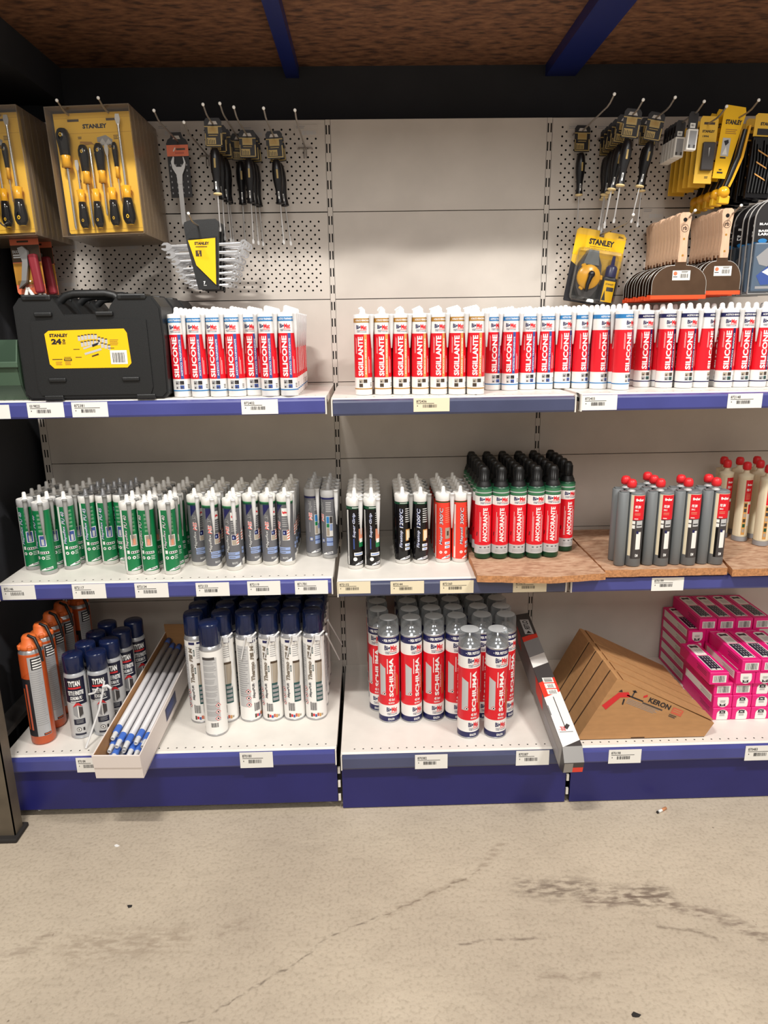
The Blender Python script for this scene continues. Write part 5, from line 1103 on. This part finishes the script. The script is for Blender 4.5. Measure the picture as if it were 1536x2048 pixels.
for j in range(2):
    o = empty('carded_pliers', ('pliers with a red sleeve on an orange-brown card, below the screwdriver sets', 'second carded pliers with red sleeve, half hidden behind the first')[j], 'pliers', (-.846 + .004 * j, -.195 + .075 * j, 1.455), 'carded pliers', (0, -.03, 0))
    mb = MB(); mb.prism([(-.040, .02), (-.036, .014), (.04, .014), (.04, .175), (-.04, .175)], -.0006, .0006, 'card_orange'); p = flat(mb, -.0007)
    p.r(-.04, .04, .10, .145, 'brown_dark', 1); p.t('DUO D', -.036, -.012, .124, .132, 'grey_light', 2, 0, .03); p.lines(-.036, -.004, .109, .121, 2, 'grey_light', 2, .6, .2); p.r(-.04, .04, .04, .098, 'ochre', 1); p.shape([(-.03, .03), (-.02, .046), (-.012, .04), (-.02, .028)], 'brown_dark', 2); p.r(-.02, .012, .152, .157, 'brown_dark', 1); mb.obj('card', o)
    mb = MB(); mb.rbox(.018, .042, -.022, -.002, .012, .118, 'glove_red', .006, 2, Matrix.Rotation(-.06, 4, 'Y')); mb.obj('sleeve', o, 'red plastic sleeve')
    mb = MB(); mb.prism([(-.028, .028), (-.004, .044), (.008, .09), (.012, .128), (.0, .14), (-.014, .136), (-.006, .1), (-.016, .05)], -.018, -.006, 'metal_dull'); mb.rbox(-.026, .014, -.024, -.004, .03, .05, 'clear_blister', .005); mb.obj('pliers', o)
    mb = MB(); mb.tube([(-.006, -.012, .03), (-.014, -.012, .005), (-.017, -.012, -.025)], [.004, .006, .005], 'paper', 8); mb.tube([(-.004, -.012, .03), (.008, -.012, .006), (.014, -.012, -.016)], [.004, .006, .005], 'paper', 8); mb.obj('handles', o, 'pale handles')

o = empty('chalk_line', 'carded chalk line reel with blue-capped powder bottle, hanging tilted', 'chalk line', (.8105, -.045, 1.5305), None, (0, .165, 0))
mb = MB(); mb.prism([(-.0755, -.108), (.0755, -.108), (.0775, -.104), (.0775, .098), (.068, .108), (.0085, .108), (.0085, .0905), (-.0065, .0905), (-.0065, .108), (-.07, .108), (-.0775, .1)], -.0006, .0006, 'yellow_card', None); p = flat(mb, -.0007)
p.r(-.0775, .0775, .03, .09, 'yellow', 1); p.shape([(-.0755, -.108), (.0755, -.108), (.0775, -.1), (.0775, -.02), (.05, -.06), (-.0775, .01), (-.0775, -.104)], 'ink', 2); p.t('STANLEY', -.034, .044, .066, .083, 'ink', 2, 0, .05); p.lines(-.03, .034, .057, .061, 1, 'ochre', 2, .5, .1); p.t('30m', .052, .068, .095, .101, 'ink', 2, 0, .03); mb.obj('card', o)
mb = MB(); M = Matrix.Translation((-.022, -.012, -.032)) @ Matrix.Rotation(math.pi / 2, 4, 'X')
mb.prism([(-.038 * math.cos(a * .5236) - .022, -.03 + (.073 if math.sin(a * .5236) > 0 else .066) * math.sin(a * .5236)) for a in range(12)], -.03, -.001, 'grey_dark')
mb.prism([(-.046, .004), (.002, .004), (-.006, .046), (-.036, .046)], -.033, -.002, 'grey_body'); mb.obj('reel_body', o)
mb = MB(); mb.lathe([(0, .026), (.033, .026), (.036, .022), (.036, .0), (0, .0)], 'amber', 24, 0, 0, M)
for k in range(3): mb.rbox(-.007, .007, .033, .043, .008, .022, 'amber', .002, 1, M @ Matrix.Rotation(k * 2.1 + .6, 4, 'Z'))
mb.obj('reel_disc', o, 'yellow winding disc'); mb = MB(); mb.tube([(-.018, -.041, -.028), (-.024, -.044, -.055), (-.024, -.044, -.075)], [.008, .006, .005], 'grip', 8); mb.ball((-.017, -.041, -.024), .0105, 'grip'); mb.obj('crank', o)
mb = MB(); mb.rbox(.026, .068, -.03, -.002, -.1, -.022, 'ink', .006); p = flat(mb, -.0302); p.r(.03, .064, -.096, -.034, 'yellow', 1); p.t('STANLEY', .035, .06, -.046, -.041, 'ink', 2, 0, .03); p.r(.04, .062, -.064, -.052, 'grey_dark', 2); p.shape([(.031, -.092), (.043, -.092), (.036, -.062)], 'ink', 2); mb.obj('bottle', o)
mb = MB(); mb.lathe([(.017, -.022), (.017, .006), (.012, .012), (.0065, .014), (.0045, .04), (.0001, .041)], 'navy', 16, .048, -.016); mb.obj('bottle_cap', o, 'dark blue pointed cap')
mb = MB(); mb.rbox(-.068, .074, -.0385, -.0014, -.104, .052, 'clear_blister', .012, 2); mb.obj('blister', o)

# ---------------------------------------------------------------- taping knives
def knife(w, hw, mark):
    P = Proto(); mb = MB()
    mb.prism([(-.011, -.115), (.011, -.115), (.0125, -.1), (.011, -.075), (.011, -.05), (.0145, -.02), (.0165, .0), (.015, .009), (.009, .0135), (-.009, .0135), (-.015, .009), (-.0165, .0), (-.0145, -.02), (-.011, -.05), (-.011, -.075), (-.0125, -.1)], -.008, .008, 'wood'); p = flat(mb, -.0081)
    ring = lambda x, z, r, m, l: p.shape([(x + r * math.cos(a * .5236), z + r * math.sin(a * .5236)) for a in range(12)], m, l)
    ring(0, -.0275, .0105, 'wood_mark', 1); ring(0, -.0275, .0092, 'wood', 2); p.t('rb', -.006, .006, -.0325, -.0215, 'wood_mark', 3, 0, .04)
    for z in (-.055, -.098): ring(0, z, .003, 'ochre', 1)
    ring(-.001, -.0055, .0055, 'void', 1); i = P.part('handle', mb)
    mb = MB(); n = 12; pts = [(-.016, -.108)]; h = w / 2
    side = [(-.016 - (h - .016) * math.sin(a * math.pi / 2 / 8), -.123 - .052 * (1 - math.cos(a * math.pi / 2 / 8))) for a in range(9)]
    pts += side + [(-h, -.203)]; full = pts + [(-x, z) for x, z in reversed(pts)]
    mb.prism(full, -.0008, .0008, 'blade', None, 'blade_edge'); mb.tube([(x, -.0006, z) for x, z in side] + [(-h, -.0006, -.2)], .0008, 'blade_edge', 5); mb.tube([(-x, -.0006, z) for x, z in side] + [(h, -.0006, -.2)], .0008, 'blade_edge', 5); P.part('blade', mb)
    mb = MB(); mb.rbox(-h - .002, h + .002, -.0022, .0022, -.214, -.203, 'orange', .0008, 1); P.part('edge_guard', mb, 'orange plastic edge guard')
    mb = MB(); p = flat(mb, -.0012); a, c = -.013, .029
    p.r(a - .008, c, -.163, -.137, 'paper', 1); p.shape([(a + .0055 * math.cos(k * .6283), -.145 + .0055 * math.sin(k * .6283)) for k in range(10)], 'card_orange', 2); p.bars(.001, .024, -.157, -.146, 'grey_dark', 2, 12); p.lines(.004, .024, -.144, -.139, 2, 'ink', 2, .5, .3); p.r(-.019, -.007, -.155, -.153, 'ink', 2); P.part('sticker', mb, 'white price sticker')
    return P
PR['knife'], PR['knife_n'] = knife(.154, .03, True), knife(.115, .03, True)
for key, kd, n, y0, dy, dx, ref in (('k1', 'knife', 11, -.262, .0222, -.010, 'wide'), ('k2', 'knife_n', 9, -.25, .0222, -.012, 'narrower')):
    for j in range(n):
        x, z = HK[key]
        PR[kd].put('taping_knife', f'wooden-handled taping knife with orange edge guard, {"nearest" if j == 0 else ORD[j] + " from the front"} of the {ref} row', 'taping knife', (x + dx, y0 + j * dy, z + .006 + .002 * math.sin(j * 2.3)), f'taping knives in the {ref} row', (0, .004 * math.sin(j * 1.7), 0), 0, () if j == 0 else ('sticker',))

# ---------------------------------------------------------------- packs on the far hooks
def window_pack():
    P = Proto(); mb = MB(); mb.prism([(-.013, -.03), (.013, -.03), (.013, .008), (.008, .014), (-.008, .014), (-.013, .008)], -.001, .001, 'card_black'); p = flat(mb, -.0012); p.r(-.007, .007, -.026, -.014, 'paper', 1); p.bars(-.005, .005, -.022, -.017, 'grey_dark', 2, 5); P.part('header', mb)
    mb = MB(); mb.rbox(-.0135, .0135, -.011, .006, -.082, -.030, 'paper', .002); p = flat(mb, -.0111); p.r(-.0095, .0095, -.077, -.035, 'grey_mid', 1); p.r(-.0095, -.004, -.077, -.069, 'grey_dark', 2); p.r(.004, .0095, -.077, -.069, 'grey_dark', 2); P.part('tray', mb); return P
PR['win'] = window_pack()
for j, y in enumerate((-.255, -.175, -.155, -.135, -.115, -.095)):
    x, z = HK['r4']; PR['win'].put('blade_pack', 'slim pale pack with grey window and black header, ' + ('nearest' if j == 0 else ORD[j] + ' on its hook'), 'blade pack', (x - .004, y, z - .006), 'slim grey window packs on one hook', (0, .06, 0))
def yellow_window():
    P = Proto(); mb = MB(); mb.prism([(-.025, -.15), (.025, -.15), (.025, .012), (.02, .02), (-.02, .02), (-.025, .012)], -.0008, .0008, 'yellow_card'); p = flat(mb, -.0009); p.r(-.014, .016, -.001, .005, 'brown_dark', 1)
    p.t('STANLEY', -.0165, .018, -.021, -.0145, 'ink', 2, 0, .04); p.t('1994', -.0145, .0025, -.033, -.028, 'ink', 2, 0, .03); p.lines(.004, .014, -.138, -.132, 2, 'ink', 2, .5, .2); P.part('card', mb)
    mb = MB(); mb.rbox(-.013, .021, -.012, -.0008, -.118, -.046, 'grey_dark', .003); p = flat(mb, -.0122); p.shape([(.002, -.062), (.0055, -.06), (.004, -.085)], 'grey_light', 1); P.part('window_box', mb); return P
PR['yw'] = yellow_window()
for j, y in enumerate((-.2, -.165, -.13, -.095, -.06, -.03)):
    x, z = HK['r4b']; PR['yw'].put('yellow_pack', 'tall yellow pack with dark window, ' + ('nearest' if j == 0 else ORD[j] + ' on its hook'), 'tool pack', (x + .004, y, z + .003 - .004 * (j % 2)), 'yellow packs with dark windows', (0, .035, 0))
def saw_pack():
    P = Proto(); mb = MB(); mb.prism([(-.036, -.155), (.0, -.155), (.03, .012), (.026, .026), (-.028, .03), (-.032, .02)], -.0008, .0008, 'yellow'); p = flat(mb, -.0009)
    p.t('STANLEY', -.0235, .022, -.018, -.006, 'ink', 2, 0, .05); p.lines(-.02, .014, -.044, -.03, 3, 'ochre', 2, .4, .3); p.r(-.024, -.002, -.098, -.052, 'grey_light', 2); p.shape([(-.02, -.06), (-.008, -.056), (-.006, -.064), (-.014, -.072)], 'ink', 3); p.shape([(-.02, -.094), (-.006, -.094), (-.012, -.074)], 'paper', 3); p.r(-.024, -.008, -.104, -.1, 'ink', 2); p.r(-.026, -.01, -.142, -.138, 'ink', 2); p.r(-.022, -.014, -.134, -.131, 'ink', 2); P.part('card', mb)
    mb = MB(); mb.tube([(.03, -.008, -.03), (.022, -.008, -.1), (.008, -.008, -.155), (.0, -.008, -.182)], [.006, .0075, .0075, .006], 'grip', 10); mb.prism([(.0375, -.02), (.043, -.02), (.036, -.1), (.02, -.155), (.012, -.178), (.006, -.176), (.014, -.152), (.029, -.1)], -.014, -.003, 'amber'); P.part('saw_handle', mb)
    mb = MB(); mb.ball((-.002, -.009, -.192), .0165, 'amber', 14); mb.rbox(-.014, .016, -.016, .002, -.222, -.2, 'yellow_dark', .003); P.part('pommel', mb, 'yellow rounded pommel'); return P
PR['saw'] = saw_pack()
for j, y in enumerate((-.205, -.165, -.125, -.085, -.045)):
    x, z = HK['r5']; PR['saw'].put('carded_saw', 'yellow carded saw with round yellow pommel, ' + ('nearest' if j == 0 else ORD[j] + ' on its hook'), 'saw', (x - .012 - .001 * j, y, z + .004), 'yellow carded saws on one hook', (0, .07, 0))
def dark_pack():
    P = Proto(); mb = MB(); mb.prism([(-.034, -.04), (.034, -.04), (.034, .012), (.028, .018), (-.028, .018), (-.034, .012)], -.0008, .0008, 'yellow_card'); p = flat(mb, -.001); p.t('STANLEY', -.018, .026, -.012, -.004, 'ink', 2, 0, .05); p.r(-.024, .024, -.036, -.02, 'ink', 2); P.part('header', mb)
    mb = MB(); mb.rbox(-.034, .034, -.006, .008, -.2, -.04, 'gloss_black', .003)
    for k in range(7): mb.tube([(-.028 + .009 * k, -.009, -.05 - .01 * (k % 3)), (-.024 + .009 * k, -.009, -.1), (-.028 + .009 * k, -.009, -.185)], .0028, 'black', 6)
    for k in range(3): mb.prism([(-.02, -.075 - .03 * k), (.01, -.09 - .03 * k), (.012, -.094 - .03 * k), (-.019, -.079 - .03 * k)], -.0135, -.0115, 'gold')
    P.part('pack', mb); return P
PR['dark'] = dark_pack()
for j, y in enumerate((-.2, -.15, -.1, -.05)):
    x, z = HK['r6']; PR['dark'].put('dark_pack', 'black tool pack with yellow header at the frame edge, ' + ('nearest' if j == 0 else ORD[j] + ' on its hook'), 'tool pack', (x - .018 , y, z), 'black tool packs with yellow headers', (0, .05, 0))
def round_pack():
    P = Proto(); n = 14; w, h = .062, .21
    arc = lambda r: [(r * math.cos(math.pi * a / n), .0 + r * .95 * math.sin(math.pi * a / n)) for a in range(n + 1)]
    mb = MB(); mb.prism([(-w + .003, -.09)] + [(-x, z - .035) for x, z in arc(w - .003)][::1] + [(w - .003, -.09)], -.0008, .0008, 'card_black'); p = flat(mb, -.001)
    p.t('BLACK', -.047, -.01, -.046, -.040, 'white_ink', 2, 0, .04); p.t('BASIC', -.048, -.012, -.064, -.058, 'white_ink', 2, 0, .04); p.t('LARGE', -.048, -.006, -.073, -.066, 'white_ink', 2, 0, .05); p.shape([(-.034 + .013 * math.cos(a * .5236), -.087 + .006 * math.sin(a * .5236)) for a in range(12)], 'sky_blue', 2); P.part('card', mb)
    mb = MB(); mb.rbox(-w + .006, w - .006, -.008, .004, -.222, -.092, 'haze_blue', .004); p = flat(mb, -.0082); p.shape([(-.05, -.13), (-.02, -.105), (.02, -.115), (.04, -.14), (.0, -.16), (-.04, -.15)], 'grey_mid', 1); p.shape([(-.045, -.18), (-.01, -.15), (.04, -.165), (.03, -.2), (-.03, -.205)], 'mid_blue', 1); p.shape([(-.03, -.17), (-.005, -.155), (.0, -.185)], 'white', 2); p.r(-.045, .045, -.215, -.208, 'grey_mid', 2); P.part('contents', mb)
    mb = MB(); pts = [(-w, -.003, -.228)] + [(-x, -.003, z - .035) for x, z in arc(w)] + [(w, -.003, -.228), (-w, -.003, -.228)]; mb.tube(pts, .0022, 'metal_dull', 6); P.part('rim', mb, 'shiny clear rim'); return P
PR['round'] = round_pack()
for j, y in enumerate((-.255, -.222, -.192, -.14, -.08)):
    x, z = HK['tr']; PR['round'].put('round_top_pack', 'round-topped black pack with clear lower half, ' + ('nearest' if j == 0 else ORD[j] + ' on its hook'), 'tool pack', (x, y, z + .011), 'round-topped black packs on one hook')

# ---------------------------------------------------------------- litter on the floor
mb = MB(); M = Matrix.Rotation(.5, 4, 'Z') @ Matrix.Rotation(math.pi / 2, 4, 'Y'); mb.lathe([(0, 0), (.004, 0), (.004, .017), (.0038, .0175)], 'litter_white', 10, 0, 0, M); mb.lathe([(.0041, .016), (.0041, .034), (0, .034)], 'cork', 10, 0, 0, M); mb.lathe([(.0, -.004), (.0036, -.003), (.0041, .002)], 'litter_dark', 10, 0, 0, M)
o = mb.obj('cigarette_butt'); o.location = (.912, -.597, .0043); tag(o, 'crushed cigarette butt on the floor before the blue plinth', 'litter')
for k, (x, y, s, m, lb) in enumerate(((-.607, -.666, .007, 'litter_white', 'small white paper scrap on the floor'), (-.503, -.878, .0075, 'litter_dark', 'small dark flake on the open floor below the white scrap'), (.622, -1.2, .009, 'litter_dark', 'black gritty crumb on the floor near the lower frame edge'), (-.888, -.505, .006, 'litter_white', 'tiny white chip beside the rack foot'), (.696, -.857, .0 , 'litter_dark', ''))):
    if not lb: continue
    mb = MB(); rnd = random.Random(k); pts = [(s * (.6 + .6 * rnd.random()) * math.cos(a * .9), s * (.4 + .5 * rnd.random()) * math.sin(a * .9)) for a in range(7)]
    mb.add([(a, c, .0008 + .002 * rnd.random()) for a, c in pts] + [(a, c, 0.0002) for a, c in pts], [tuple(range(7)), tuple(range(13, 6, -1))] + [(i, (i + 1) % 7, 7 + (i + 1) % 7, 7 + i) for i in range(7)], m)
    o = mb.obj(('paper_scrap', 'dark_flake', 'black_crumb', 'white_chip')[k]); o.location = (x, y, 0); tag(o, lb, 'litter')

# faded price stickers on the perforated panels
for k, (x, z, lb) in enumerate(((-0.47, 1.918, 'faded price sticker behind the spanner hook'), (-0.223, 1.912, 'faded price sticker behind the middle bunch of screwdrivers'), (-0.064, 1.915, 'faded price sticker behind the empty hook'), (-0.809, 1.604, 'faded price sticker under the inner side of the large screwdriver set stack'), (-0.621, 1.602, 'faded price sticker under the outer edge of the large screwdriver set stack'), (-0.827, 1.494, 'faded price sticker just above the tool case'), (0.753, 1.908, 'faded price sticker behind the single screwdriver hook'), (0.84, 1.907, 'faded price sticker beside the large screwdriver bunch'), (0.997, 1.673, 'faded price sticker above the wide taping knives'))):
    mb = MB(); mb.box(-.034, .034, -.0006, 0, 0, .034, 'panel'); p = flat(mb, -.0007); p.bars(-.012, .03, .006, .017, 'grey_light', 1, 14, k); p.lines(-.03, -.002, .021, .03, 2, 'grey_mid', 1, .35, .3)
    o = mb.obj('price_sticker'); o.location = (x, -.0005, z); tag(o, lb, 'price sticker', 'faded price stickers on the panels')
